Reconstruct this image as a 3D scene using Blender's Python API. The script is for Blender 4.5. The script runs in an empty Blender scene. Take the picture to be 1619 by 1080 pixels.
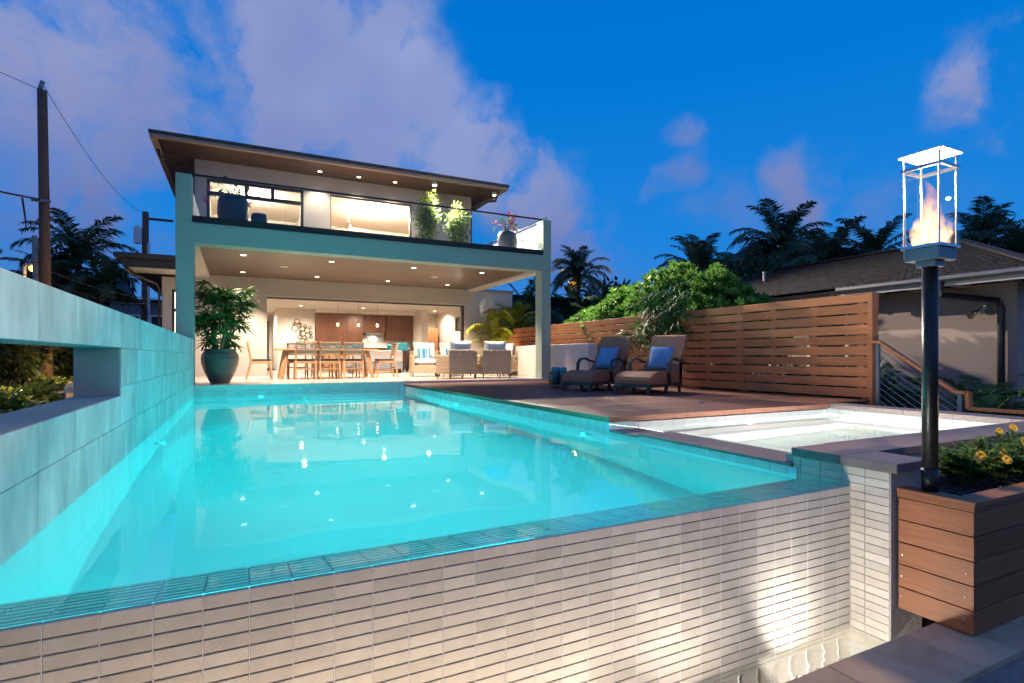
import bpy, math, random
from mathutils import Vector, Matrix, noise as mnoise
R = math.radians
rnd = random.Random(7)
S = bpy.context.scene
COL = S.collection

# ------------------------------------------------------------------ camera
CAMZ = 0.58
YAW = 26.49
cam = bpy.data.cameras.new('camera'); camo = bpy.data.objects.new('camera', cam); COL.objects.link(camo)
cam.sensor_width = 36; cam.lens = 862 / 1619 * 36; cam.shift_y = 24 / 1619
cam.clip_start = 0.05; cam.clip_end = 4000
camo.location = (0, 0, CAMZ); camo.rotation_euler = (R(90), 0, R(-YAW))
S.camera = camo
CA, SA = math.cos(R(YAW)), math.sin(R(YAW))
def project(p):                                   # world point -> photo pixel (only used to choose which pieces are near)
    d = p[0] * SA + p[1] * CA; x = p[0] * CA - p[1] * SA
    if d < .05: return None
    return 809.5 + 862 * x / d, 564 - 862 * (p[2] - CAMZ) / d, d
def sky_dir(u, v):
    a, b = (u - 809.5) / 862, (564 - v) / 862
    return Vector((CA * a + SA, -SA * a + CA, b)).normalized()

# ------------------------------------------------------------------ world: dusk sky with soft clouds
W = bpy.data.worlds.new('World'); S.world = W; W.use_nodes = True
nt = W.node_tree; nt.nodes.clear()
class NT:
    def __init__(s, t): s.t = t
    def n(s, typ, **k):
        o = s.t.nodes.new(typ)
        for a, v in k.items():
            if a.startswith('i_'):
                key = a[2:]
                o.inputs[int(key) if key.isdigit() else key.replace('_', ' ')].default_value = v
            else: setattr(o, a, v)
        return o
    def l(s, a, b): s.t.links.new(a, b)
    def math(s, op, a, b=None, c=None, clamp=False):
        o = s.t.nodes.new('ShaderNodeMath'); o.operation = op; o.use_clamp = clamp
        for i, v in enumerate((a, b, c)):
            if v is None: continue
            if isinstance(v, (int, float)): o.inputs[i].default_value = v
            else: s.l(v, o.inputs[i])
        return o.outputs[0]
    def mix(s, f, a, b, mode='MIX'):
        o = s.t.nodes.new('ShaderNodeMix'); o.data_type = 'RGBA'; o.blend_type = mode
        for idx, v in ((0, f), (6, a), (7, b)):
            if hasattr(v, 'links'): s.l(v, o.inputs[idx])
            elif isinstance(v, (int, float)): o.inputs[idx].default_value = v
            else: o.inputs[idx].default_value = (*v, 1)
        return o.outputs[2]
    def rng(s, v, a, b, c=0., d=1., smooth=False):
        o = s.t.nodes.new('ShaderNodeMapRange'); o.interpolation_type = 'SMOOTHSTEP' if smooth else 'LINEAR'
        s.l(v, o.inputs[0])
        for i, x in enumerate((a, b, c, d)): o.inputs[1 + i].default_value = x
        return o.outputs[0]
SKY_STRENGTH = 0.108
w = NT(nt)
tc = w.n('ShaderNodeTexCoord'); D = tc.outputs['Generated']
sky = w.n('ShaderNodeTexSky', sky_type='NISHITA', sun_disc=False, sun_elevation=R(-1.5), sun_rotation=R(250),
          altitude=0, air_density=1.2, dust_density=0.4, ozone_density=3.0)
sep = w.n('ShaderNodeSeparateXYZ'); w.l(D, sep.inputs[0])
el = sep.outputs[2]
grad = w.n('ShaderNodeValToRGB'); w.l(w.rng(el, -.02, .75), grad.inputs[0])
e = grad.color_ramp.elements
e[0].position = 0; e[0].color = (.75, 2.1, 5.6, 1)
e[1].position = 1; e[1].color = (.0, 1.35, 5.2, 1)
k = e.new(.28); k.color = (.12, 2.15, 6.7, 1)
k = e.new(.6); k.color = (.0, 1.75, 6.2, 1)
base = w.mix(.03, grad.outputs[0], sky.outputs[0], 'ADD')
wn = w.n('ShaderNodeTexNoise', i_Scale=4.5, i_Detail=5., i_Roughness=.55); w.l(D, wn.inputs['Vector'])
vs = w.n('ShaderNodeVectorMath', operation='SUBTRACT'); w.l(wn.outputs['Color'], vs.inputs[0]); vs.inputs[1].default_value = (.5, .5, .5)
vm = w.n('ShaderNodeVectorMath', operation='MULTIPLY_ADD'); w.l(vs.outputs[0], vm.inputs[0]); vm.inputs[1].default_value = (.26, .26, .26); w.l(D, vm.inputs[2])
DW = vm.outputs[0]
nz = w.n('ShaderNodeTexNoise', i_Scale=5.5, i_Detail=8., i_Roughness=.58); w.l(DW, nz.inputs['Vector'])
blobs = [(60, 60, .36, .75), (250, 230, .28, .62), (480, 110, .22, 1.), (620, 130, .20, 1.), (560, 210, .24, .95), (740, 260, .20, .9), (860, 330, .17, .8),
         (150, 330, .30, .62), (930, 430, .2, .55), (1540, 110, .12, .8), (1280, 290, .13, .75), (1070, 225, .08, .5), (1070, 300, .08, .5), (1590, 160, .1, .6), (1150, 360, .16, .4), (1420, 330, .2, .35), (320, 60, .17, .55)]
acc = None
for (u, v, r, s_) in blobs:
    dn = w.n('ShaderNodeVectorMath', operation='DISTANCE'); w.l(DW, dn.inputs[0]); dn.inputs[1].default_value = sky_dir(u, v)
    m = w.rng(dn.outputs['Value'], 0, r, s_, 0, True)
    acc = m if acc is None else w.math('MAXIMUM', acc, m)
far = w.rng(w.math('ADD', w.math('MULTIPLY', sep.outputs[1], .9), w.math('MULTIPLY', sep.outputs[0], .45)), -.1, .25, .5, 0)   # broken cloud goes on behind
acc = w.math('MAXIMUM', acc, far)
dens = w.math('MULTIPLY', acc, w.rng(nz.outputs[0], .22, .62, .25, 1.5, True))
dens = w.rng(dens, .24, .92, 0, .92, True)
hue = w.n('ShaderNodeTexNoise', i_Scale=2.3, i_Detail=3.); w.l(D, hue.inputs['Vector'])
lit = w.mix(w.rng(hue.outputs[0], .38, .62), (1.7, 2.3, 5.0), (3.3, 3.8, 6.3))
low = w.mix(w.rng(el, .05, .42, 0, 1, True), (1.0, 1.3, 3.6), lit)
left = w.mix(w.rng(sep.outputs[0], -.35, .25, .38, 0, True), low, (1.6, 1.6, 3.5))
col = w.mix(dens, base, left)
bg = w.n('ShaderNodeBackground', i_Strength=SKY_STRENGTH); w.l(col, bg.inputs[0])
wo = w.n('ShaderNodeOutputWorld'); w.l(bg.outputs[0], wo.inputs[0])

# ------------------------------------------------------------------ render settings
S.render.engine = 'CYCLES'
S.view_settings.view_transform = 'Standard'; S.view_settings.look = 'None'; S.view_settings.exposure = 0; S.view_settings.gamma = 1
c = S.cycles
c.use_denoising = True
try: c.denoiser = 'OPENIMAGEDENOISE'
except Exception: pass
c.max_bounces = 9; c.diffuse_bounces = 4; c.glossy_bounces = 4; c.transmission_bounces = 7; c.transparent_max_bounces = 12
c.caustics_reflective = False; c.caustics_refractive = True; c.blur_glossy = 1.0
c.sample_clamp_indirect = 3.0; c.sample_clamp_direct = 0
c.use_light_tree = True

# ------------------------------------------------------------------ materials
MATS = {}
def mat(name, col, rough=.6, metal=0., var=.12, vscale=6., bump=0., bscale=60., rand=0., spec=.5, emit=None, estr=0., stretch=None, col2=None, coat=0., subs=0.):
    m = bpy.data.materials.new(name); m.use_nodes = True; MATS[name] = m
    t = NT(m.node_tree); b = m.node_tree.nodes['Principled BSDF']
    b.inputs['Roughness'].default_value = rough; b.inputs['Metallic'].default_value = metal
    b.inputs['Specular IOR Level'].default_value = spec; b.inputs['Coat Weight'].default_value = coat
    tc = t.n('ShaderNodeTexCoord'); v = tc.outputs['Object']
    oi = t.n('ShaderNodeObjectInfo')
    off = t.n('ShaderNodeVectorMath', operation='MULTIPLY_ADD'); t.l(oi.outputs['Random'], off.inputs[0])
    off.inputs[1].default_value = (17, 31, 23); t.l(v, off.inputs[2]); v = off.outputs[0]
    if stretch:
        mp = t.n('ShaderNodeMapping'); t.l(v, mp.inputs[0]); mp.inputs['Scale'].default_value = stretch; v = mp.outputs[0]
    nz = t.n('ShaderNodeTexNoise', i_Scale=vscale, i_Detail=5., i_Roughness=.6); t.l(v, nz.inputs['Vector'])
    c2 = col2 or tuple(x * (1 - var) for x in col)
    c1 = col if col2 else tuple(min(1, x * (1 + var * .6)) for x in col)
    cc = t.mix(t.rng(nz.outputs[0], .3, .7), c2, c1)
    if rand:
        cc2 = t.n('ShaderNodeHueSaturation'); t.l(cc, cc2.inputs['Color'])
        t.l(t.rng(oi.outputs['Random'], 0, 1, 1 - rand, 1 + rand), cc2.inputs['Value']); cc = cc2.outputs[0]
    t.l(cc, b.inputs['Base Color'])
    t.l(t.rng(nz.outputs[0], .2, .8, max(0, rough - .06), min(1, rough + .06)), b.inputs['Roughness'])
    if bump:
        nb = t.n('ShaderNodeTexNoise', i_Scale=bscale, i_Detail=3.); t.l(v, nb.inputs['Vector'])
        bp = t.n('ShaderNodeBump', i_Strength=bump, i_Distance=.01); t.l(nb.outputs[0], bp.inputs['Height']); t.l(bp.outputs[0], b.inputs['Normal'])
    if emit:
        b.inputs['Emission Color'].default_value = (*emit, 1); b.inputs['Emission Strength'].default_value = estr
    if subs: b.inputs['Subsurface Weight'].default_value = subs
    return m
def leafmat(name, c1, c2, rough=.42, trans=.35):
    m = bpy.data.materials.new(name); m.use_nodes = True; MATS[name] = m
    t = NT(m.node_tree); b = m.node_tree.nodes['Principled BSDF']; out = m.node_tree.nodes['Material Output']
    g = t.n('ShaderNodeNewGeometry'); oi = t.n('ShaderNodeObjectInfo')
    f = t.math('FRACT', t.math('ADD', g.outputs['Random Per Island'], oi.outputs['Random']))
    cc = t.mix(f, c1, c2); t.l(cc, b.inputs['Base Color']); b.inputs['Roughness'].default_value = rough; b.inputs['Specular IOR Level'].default_value = .28
    tr = t.n('ShaderNodeBsdfTranslucent'); t.l(cc, tr.inputs[0])
    mx = t.n('ShaderNodeMixShader', i_0=trans); t.l(b.outputs[0], mx.inputs[1]); t.l(tr.outputs[0], mx.inputs[2]); t.l(mx.outputs[0], out.inputs[0])
    return m
def glassmat(name, tint=(.97, .99, .98), ior=1.45, rough=0.):
    m = bpy.data.materials.new(name); m.use_nodes = True; MATS[name] = m
    t = NT(m.node_tree); m.node_tree.nodes.remove(m.node_tree.nodes['Principled BSDF']); out = m.node_tree.nodes['Material Output']
    fr0 = t.n('ShaderNodeFresnel', i_IOR=ior); gb = t.n('ShaderNodeNewGeometry'); ff = t.math('MULTIPLY', fr0.outputs[0], t.math('SUBTRACT', 1., gb.outputs['Backfacing'])); tr = t.n('ShaderNodeBsdfTransparent'); tr.inputs[0].default_value = (*tint, 1)
    gl = t.n('ShaderNodeBsdfGlossy', i_Roughness=rough)
    mx = t.n('ShaderNodeMixShader'); t.l(ff, mx.inputs[0]); t.l(tr.outputs[0], mx.inputs[1]); t.l(gl.outputs[0], mx.inputs[2]); t.l(mx.outputs[0], out.inputs[0])
    return m
def watermat(name, scale, strength, tint=(1, 1, 1), dist=.02, rough=0.):
    m = bpy.data.materials.new(name); m.use_nodes = True; MATS[name] = m
    t = NT(m.node_tree); b = m.node_tree.nodes['Principled BSDF']
    b.inputs['Base Color'].default_value = (*tint, 1); b.inputs['Transmission Weight'].default_value = 1; b.inputs['IOR'].default_value = 1.33
    b.inputs['Roughness'].default_value = rough
    tc = t.n('ShaderNodeTexCoord'); n1 = t.n('ShaderNodeTexNoise', i_Scale=scale, i_Detail=2.); t.l(tc.outputs['Object'], n1.inputs['Vector'])
    bp = t.n('ShaderNodeBump', i_Strength=strength, i_Distance=dist); t.l(n1.outputs[0], bp.inputs['Height']); t.l(bp.outputs[0], b.inputs['Normal'])
    return m
def emitmat(name, col, s):
    m = bpy.data.materials.new(name); m.use_nodes = True; MATS[name] = m
    t = NT(m.node_tree); m.node_tree.nodes.remove(m.node_tree.nodes['Principled BSDF']); out = m.node_tree.nodes['Material Output']
    em = t.n('ShaderNodeEmission', i_Strength=s); em.inputs[0].default_value = (*col, 1); t.l(em.outputs[0], out.inputs[0]); return m

mat('stucco', (.34, .40, .34), .85, var=.06, vscale=2.5, bump=.25, bscale=140)
mat('plaster', (.60, .52, .455), .8, var=.04, vscale=1.5)
mat('warm_white', (.76, .71, .65), .8, var=.03, vscale=1.5)
mat('white_paint', (.78, .76, .72), .55, var=.04)
mat('stone_panel', (.68, .70, .66), .62, var=.34, vscale=4.2, bump=.3, bscale=180, rand=.10, stretch=(1, 1, .45))
mat('wall_core', (.34, .36, .36), .75, var=.1, bump=.2)
mat('wall_tile', (.62, .56, .475), .42, var=.12, vscale=9, bump=.4, bscale=420, rand=.11, stretch=(1, 1, .35))
mat('weir_tile', (.60, .64, .63), .3, var=.1, vscale=14, bump=.3, bscale=200, rand=.10)
mat('grout', (.36, .32, .275), .9, var=.15, vscale=30)
mat('white_grout', (.72, .70, .67), .8, var=.1, vscale=40)
mat('pool_plaster', (.60, .80, .82), .7, var=.05, vscale=1.2)
mat('spa_plaster', (.78, .82, .80), .6, var=.04, vscale=2)
mat('waterline_tile', (.55, .58, .56), .25, var=.1, vscale=9, rand=.08)
mat('coping_stone', (.19, .145, .14), .55, var=.15, vscale=9, bump=.1, bscale=120, rand=.06)
mat('coping_edge', (.42, .37, .32), .6, var=.12, vscale=9)
mat('ledge_stone', (.50, .37, .26), .8, spec=.2, var=.22, vscale=5, bump=.15, bscale=90, rand=.06)
mat('concrete', (.34, .31, .30), .85, var=.25, vscale=8, bump=.5, bscale=60)
mat('deck_wood', (.20, .075, .046), .6, spec=.28, vscale=5, rand=.22, stretch=(.5, 14, 14), bump=.25, bscale=10, col2=(.105, .040, .028))
mat('fence_wood', (.47, .18, .078), .6, spec=.25, vscale=4, rand=.22, stretch=(14, .6, 14), bump=.15, bscale=10, col2=(.32, .115, .050))
mat('planter_wood', (.40, .165, .075), .5, spec=.25, vscale=4, rand=.16, stretch=(14, 1.0, 20), bump=.12, bscale=12, col2=(.25, .10, .05))
mat('planter_wood_x', (.38, .155, .07), .5, spec=.25, vscale=4, rand=.16, stretch=(1.0, 14, 20), bump=.12, bscale=12, col2=(.23, .095, .05))
mat('soffit_wood', (.095, .060, .043), .38, vscale=4, rand=.12, stretch=(.5, 14, 14), col2=(.06, .038, .028), spec=.4)
mat('soffit_wood_y', (.15, .105, .07), .4, vscale=4, rand=.12, stretch=(14, .5, 14), col2=(.10, .07, .05))
mat('walnut', (.125, .050, .026), .4, vscale=5, rand=.15, stretch=(14, 14, .6), col2=(.06, .024, .014))
mat('teak', (.50, .29, .15), .5, vscale=6, rand=.1, stretch=(6, 6, 2), col2=(.38, .20, .10))
mat('bronze', (.055, .045, .04), .45, metal=.3, var=.15)
mat('black_metal', (.02, .02, .021), .42, metal=.4, var=.2, vscale=20)
mat('dark_pole', (.03, .034, .036), .33, metal=.6, var=.25, vscale=20, bump=.1, bscale=150)
mat('steel', (.6, .6, .6), .25, metal=1., var=.05)
mat('grey_metal', (.22, .22, .23), .4, metal=.6, var=.1)
mat('roof_edge', (.05, .045, .042), .6, var=.2)
mat('tan_trim', (.38, .29, .215), .6, var=.08)
mat('floor_tile', (.66, .60, .54), .14, var=.04, vscale=2, rand=.03)
mat('wicker', (.46, .33, .22), .6, var=.28, vscale=40, rand=.08, bump=.5, bscale=70)
mat('chaise_wicker', (.32, .15, .092), .75, spec=.2, var=.35, vscale=120, bump=.7, bscale=260, stretch=(1, 1, .4))
mat('chaise_frame', (.035, .033, .034), .35, var=.2)
mat('cushion', (.78, .75, .72), .85, var=.05, vscale=5, bump=.15, bscale=200)
mat('blue_pillow', (.10, .23, .46), .85, var=.12, vscale=10, bump=.3, bscale=240)
mat('teal_cloth', (.03, .26, .33), .85, var=.12)
mat('grey_cloth', (.30, .33, .38), .9, var=.12)
mat('black_pad', (.03, .03, .032), .8, var=.2)
mat('cord_weave', (.55, .45, .34), .8, var=.2, vscale=50)
mat('pot_glaze', (.060, .060, .055), .32, var=.35, vscale=9, col2=(.085, .07, .06), bump=.2, bscale=30)
mat('slate_pot', (.045, .055, .075), .5, var=.2, vscale=12)
mat('trunk', (.13, .095, .065), .9, var=.35, vscale=9, bump=.8, bscale=20)
mat('green_stem', (.12, .14, .05), .7, var=.3, vscale=9)
mat('pole_wood', (.21, .105, .065), .85, vscale=5, stretch=(9, 9, .6), bump=.5, bscale=14, col2=(.11, .055, .035))
mat('wire', (.03, .03, .035), .6, var=.1)
mat('soil', (.035, .026, .02), .95, var=.4, vscale=20, bump=1., bscale=40)
mat('pebble', (.02, .021, .024), .3, var=.4, vscale=30, rand=.3)
mat('ground', (.06, .06, .035), .95, var=.4, vscale=1.5, bump=.6, bscale=20)
mat('neighbour_wall', (.36, .29, .25), .88, var=.06, vscale=2, bump=.2, bscale=120)
mat('shingle', (.011, .009, .010), .85, var=.4, vscale=6, rand=.35, bump=.5, bscale=40, stretch=(6, 1, 1))
mat('eave_white', (.62, .58, .52), .6, var=.06)
mat('far_wall', (.20, .20, .22), .85, var=.1)
mat('far_roof', (.05, .045, .05), .8, var=.15)
mat('dark_glass', (.02, .03, .04), .08, var=.1)
mat('fixture_white', (.8, .78, .74), .5, var=.02)
mat('backsplash', (.74, .70, .66), .3, var=.05)
mat('gold_ring', (.16, .11, .05), .4, metal=.6, var=.3)
mat('armoire_wood', (.40, .19, .085), .45, vscale=5, stretch=(10, 10, .8), col2=(.30, .13, .06))
mat('copper', (.40, .26, .13), .45, metal=.5, var=.2)
mat('flower_pink', (.62, .08, .28), .6, var=.15)
mat('flower_yellow', (.80, .50, .04), .55, var=.1, subs=.0)
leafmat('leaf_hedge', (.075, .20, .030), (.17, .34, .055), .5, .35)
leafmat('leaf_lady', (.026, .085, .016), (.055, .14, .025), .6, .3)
leafmat('leaf_areca', (.13, .21, .02), (.34, .29, .03), .42, .35)
leafmat('leaf_palm', (.03, .06, .022), (.055, .095, .03), .5, .25)
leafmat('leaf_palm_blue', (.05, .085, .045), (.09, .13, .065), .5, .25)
leafmat('leaf_dark', (.035, .055, .015), (.075, .085, .02), .6, .25)
leafmat('leaf_light', (.09, .15, .035), (.17, .23, .06), .45, .35)
leafmat('leaf_flowerbush', (.06, .14, .02), (.15, .24, .035), .42, .3)
leafmat('leaf_cycad', (.030, .075, .016), (.055, .11, .025), .42, .25)
leafmat('leaf_ground', (.16, .22, .03), (.3, .32, .05), .5, .35)
leafmat('dry_grass', (.20, .13, .05), (.12, .09, .04), .8, .2)
glassmat('glass')
glassmat('rail_glass', (.93, .97, .96))
watermat('pool_water', 1.1, .12, (.88, 1., 1.), .05, .03)
watermat('spa_water', 1.6, .12, (.95, 1, .97), .03)
watermat('basin_water', 6., .5, (.98, 1, .99), .03, .03)
emitmat('lamp_warm', (1, .80, .56), 9)
emitmat('lamp_white', (1, .93, .84), 60)
emitmat('lamp_pool', (.05, .8, .8), .25)
emitmat('lamp_spa', (1, .98, .9), 3)
emitmat('lamp_sodium', (1, .40, .05), 14)
emitmat('shade_glow', (1, .86, .66), 3.2)
emitmat('bulb_glow', (1, .62, .40), 7)

# ------------------------------------------------------------------ mesh builder
class MB:
    def __init__(s): s.v = []; s.f = []
    def add(s, vs, fs):
        o = len(s.v); s.v += [tuple(x) for x in vs]; s.f += [tuple(i + o for i in f) for f in fs]
    def box(s, x0, x1, y0, y1, z0, z1, M=None):
        vs = [Vector((x, y, z)) for z in (z0, z1) for y in (y0, y1) for x in (x0, x1)]
        if M is not None: vs = [M @ v for v in vs]
        s.add(vs, [(0, 2, 3, 1), (4, 5, 7, 6), (0, 1, 5, 4), (2, 6, 7, 3), (0, 4, 6, 2), (1, 3, 7, 5)]); return s
    def bar(s, p, q, w_, h_, up=(0, 0, 1)):
        p, q = Vector(p), Vector(q); d = q - p; L = d.length; d.normalize()
        sx = d.cross(Vector(up))
        if sx.length < 1e-4: sx = d.cross(Vector((1, 0, 0)))
        sx.normalize(); u = sx.cross(d)
        vs = [p + d * L * t + sx * a * w_ / 2 + u * b * h_ / 2 for t in (0, 1) for (a, b) in ((-1, -1), (1, -1), (1, 1), (-1, 1))]
        s.add(vs, [(0, 1, 2, 3), (7, 6, 5, 4), (0, 4, 5, 1), (1, 5, 6, 2), (2, 6, 7, 3), (3, 7, 4, 0)]); return s
    def tube(s, pts, rad, n=8, cap=True):
        pts = [Vector(p) for p in pts]
        if isinstance(rad, (int, float)): rad = [rad] * len(pts)
        ref = None; o = len(s.v)
        for i, p in enumerate(pts):
            d = (pts[min(i + 1, len(pts) - 1)] - pts[max(i - 1, 0)]).normalized()
            if ref is None: ref = d.cross(Vector((.31, .95, .07))).normalized() if abs(d.y) < .9 else d.cross(Vector((1, 0, 0))).normalized()
            ref = (ref - d * ref.dot(d)).normalized(); b = d.cross(ref)
            for j in range(n):
                a = 2 * math.pi * j / n; s.v.append(tuple(p + (ref * math.cos(a) + b * math.sin(a)) * rad[i]))
        for i in range(len(pts) - 1):
            for j in range(n): s.f.append((o + i * n + j, o + i * n + (j + 1) % n, o + (i + 1) * n + (j + 1) % n, o + (i + 1) * n + j))
        if cap:
            s.f.append(tuple(o + j for j in range(n))[::-1]); s.f.append(tuple(o + (len(pts) - 1) * n + j for j in range(n)))
        return s
    def lathe(s, prof, n=24, cx=0, cy=0, cap=True):
        o = len(s.v)
        for r, z in prof:
            for j in range(n):
                a = 2 * math.pi * j / n; s.v.append((cx + r * math.cos(a), cy + r * math.sin(a), z))
        for i in range(len(prof) - 1):
            for j in range(n): s.f.append((o + i * n + j, o + i * n + (j + 1) % n, o + (i + 1) * n + (j + 1) % n, o + (i + 1) * n + j))
        if cap:
            s.f.append(tuple(o + j for j in range(n))[::-1]); s.f.append(tuple(o + (len(prof) - 1) * n + j for j in range(n)))
        return s
    def grid(s, fn, nu, nv, wrap=False):
        o = len(s.v)
        for i in range(nu + 1):
            for j in range(nv + 1): s.v.append(tuple(fn(i / nu, j / nv)))
        for i in range(nu):
            for j in range(nv): s.f.append((o + i * (nv + 1) + j, o + (i + 1) * (nv + 1) + j, o + (i + 1) * (nv + 1) + j + 1, o + i * (nv + 1) + j + 1))
        return s
    def pillow(s, w_, h_, t, M=None, n=10, corner=.0):       # soft cushion in XZ, thickness along Y
        for sg in (1, -1):
            def fn(u, v):
                a, b = u * 2 - 1, v * 2 - 1
                th = t / 2 * (max(0, (1 - a ** 4)) * max(0, (1 - b ** 4))) ** .5
                k = 1 - .06 * (1 - abs(a) ** 2) * (abs(b) ** 6); k2 = 1 - .06 * (1 - abs(b) ** 2) * (abs(a) ** 6)
                p = Vector((a * w_ / 2 * k2 , sg * th, b * h_ / 2 * k))
                return M @ p if M is not None else p
            s.grid(fn, n, n) if sg > 0 else s.grid(lambda u, v: fn(v, u), n, n)
        return s
    def quad(s, a, b, c_, d): s.add([a, b, c_, d], [(0, 1, 2, 3)]); return s
    def blade(s, p, d, up, L, w_, droop=.3, n=2, tip=.25):     # one leaf
        p, d, up = Vector(p), Vector(d).normalized(), Vector(up)
        sx = d.cross(up)
        if sx.length < 1e-3: sx = d.cross(Vector((1, .2, 0)))
        sx.normalize(); nn = sx.cross(d).normalized(); o = len(s.v)
        for i in range(n + 1):
            t = i / n; c_ = p + d * L * t * (1 - .12 * droop * t) - Vector((0, 0, 1)) * droop * L * t * t * .6 + nn * 0
            hw = w_ / 2 * (math.sin(math.pi * min(1, .18 + .72 * t)) if i < n else tip)
            s.v.append(tuple(c_ - sx * hw)); s.v.append(tuple(c_ + sx * hw))
        for i in range(n): s.f.append((o + 2 * i, o + 2 * i + 1, o + 2 * i + 3, o + 2 * i + 2))
        return s
    def mesh(s, name, m, smooth=False):
        me = bpy.data.meshes.new(name); me.from_pydata(s.v, [], s.f); me.materials.append(MATS[m])
        if smooth: me.polygons.foreach_set('use_smooth', [True] * len(me.polygons))
        me.update(); return me

WM = {}      # world matrices of static objects
def thing(name, label, cat, loc=(0, 0, 0), rz=0., group=None, kind=None):
    o = bpy.data.objects.new(name, None); COL.objects.link(o); o.empty_display_size = .1
    o.location = loc; o.rotation_euler = (0, 0, rz)
    if label: o['label'] = label; o['category'] = cat
    if group: o['group'] = group
    if kind: o['kind'] = kind
    WM[o] = Matrix.Translation(loc) @ Matrix.Rotation(rz, 4, 'Z'); return o
def place(me, name, parent=None, M=None, world=True):
    """link mesh data; M is the world matrix (static) or the matrix in the parent's space (world=False)"""
    o = bpy.data.objects.new(name, me); COL.objects.link(o); M = M or Matrix()
    if parent is not None:
        o.parent = parent
        if world: o.matrix_parent_inverse = WM[parent].inverted()
    o.matrix_basis = M
    WM[o] = M if (world or parent is None) else WM[parent] @ M
    return o
def put(mb, name, m, parent=None, world=True, smooth=False, bev=0., M=None):
    o = place(mb.mesh(name, m, smooth), name, parent, M, world)
    if bev:
        b = o.modifiers.new('bevel', 'BEVEL'); b.width = bev; b.segments = 2; b.limit_method = 'ANGLE'
    return o
def tag(o, label=None, cat=None, group=None, kind=None):
    if label: o['label'] = label
    if cat: o['category'] = cat
    if group: o['group'] = group
    if kind: o['kind'] = kind
    return o
def bx(name, x0, x1, y0, y1, z0, z1, m, parent=None, world=True, bev=0.):
    return put(MB().box(x0, x1, y0, y1, z0, z1), name, m, parent, world, bev=bev)
def copy_tree(o, parent=None, M=None):
    c_ = o.copy(); COL.objects.link(c_)
    if parent is not None: c_.parent = parent
    if M is not None: c_.matrix_basis = M
    WM[c_] = M if M is not None else (WM[parent] @ o.matrix_basis if parent is not None else WM.get(o, Matrix()))
    for ch in list(o.children): copy_tree(ch, c_)
    return c_
def TR(x, y, z, rz=0., rx=0., ry=0., s=1.): return Matrix.Translation((x, y, z)) @ Matrix.Rotation(rz, 4, 'Z') @ Matrix.Rotation(ry, 4, 'Y') @ Matrix.Rotation(rx, 4, 'X') @ Matrix.Scale(s, 4)
def light(kind, name, loc, power, color, parent=None, target=None, radius=.04, size=120, blend=.6):
    l = bpy.data.lights.new(name, kind); l.energy = power; l.color = color; l.shadow_soft_size = radius
    if kind == 'SPOT': l.spot_size = R(size); l.spot_blend = blend
    o = bpy.data.objects.new(name, l); COL.objects.link(o)
    M = Matrix.Translation(loc)
    if target is not None: M = M @ (Vector(target) - Vector(loc)).to_track_quat('-Z', 'Y').to_matrix().to_4x4()
    if parent is not None:
        o.parent = parent; o.matrix_parent_inverse = WM[parent].inverted()
    o.matrix_basis = M; return o
CACHE = {}
def tile_mesh(w_, h_, d, ch, m, axis):
    """chamfered tile centred on its face plane; axis = outward normal '-x','+x','-y','+z'"""
    k = (round(w_, 4), round(h_, 4), d, ch, m, axis)
    if k in CACHE: return CACHE[k]
    a, b = w_ / 2, h_ / 2
    L = [(-a, -b, -d), (a, -b, -d), (a, b, -d), (-a, b, -d), (-a, -b, -ch), (a, -b, -ch), (a, b, -ch), (-a, b, -ch),
         (-a + ch, -b + ch, 0), (a - ch, -b + ch, 0), (a - ch, b - ch, 0), (-a + ch, b - ch, 0)]
    F = [(3, 2, 1, 0), (8, 9, 10, 11)] + [(i, (i + 1) % 4, (i + 1) % 4 + 4, i + 4) for i in range(4)] + [(i + 4, (i + 1) % 4 + 4, (i + 1) % 4 + 8, i + 8) for i in range(4)]
    cv = {'-y': lambda p: (p[0], -p[2], p[1]), '+x': lambda p: (p[2], p[0], p[1]), '-x': lambda p: (-p[2], -p[0], p[1]), '+z': lambda p: (p[0], p[1], p[2]), '+y': lambda p: (-p[0], p[2], p[1])}[axis]
    mb = MB(); mb.add([cv(p) for p in L], F); CACHE[k] = mb.mesh('tile', m); CACHE[k]['raw'] = 1
    return CACHE[k]

# ================================================================== SETTING
DECK, PATIO, WATER, GROUND = 0., .05, -.162, -1.15
PX0, PX1, PY0, PY1 = -.765, 3.17, 1.967, 11.55
g = MB()
xs = [-900, -1.04, 3.55, 900]; ys = [-900, 1.3, 11.6, 900]
for i in range(3):
    for j in range(3):
        if i == 1 and j == 1: continue
        g.quad((xs[i], ys[j], GROUND), (xs[i + 1], ys[j], GROUND), (xs[i + 1], ys[j + 1], GROUND), (xs[i], ys[j + 1], GROUND))
tag(put(g, 'ground', 'ground'), kind='structure')
gs = MB().box(-14, -1.04, 3, 40, -1.2, -.16)
tag(put(gs, 'garden_bed', 'soil'), kind='structure')

# ------------------------------------------------------------------ pool
pool = thing('swimming_pool', 'large infinity pool of glowing turquoise water with a tiled overflow edge', 'pool', (1.2, 6.8, -1.5))
PB = -1.42; SYD = 4.262
sh = MB()
sh.box(PX0 - .2, PX1 + .05, 2.3, PY1 + .2, PB - .1, PB)                       # floor
sh.box(PX0 - .2, PX0, 1.98, PY1 + .2, PB, -.185)                              # left wall
sh.box(PX0, PX1 + .05, PY1, PY1 + .2, PB, -.03)                               # far wall
sh.box(PX1, PX1 + .28, 2.3, SYD, PB, -.128); sh.box(PX1, PX1 + .28, SYD, PY1 + .2, PB, -.053)                        # right wall
put(sh, 'basin', 'pool_plaster', pool)
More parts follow.
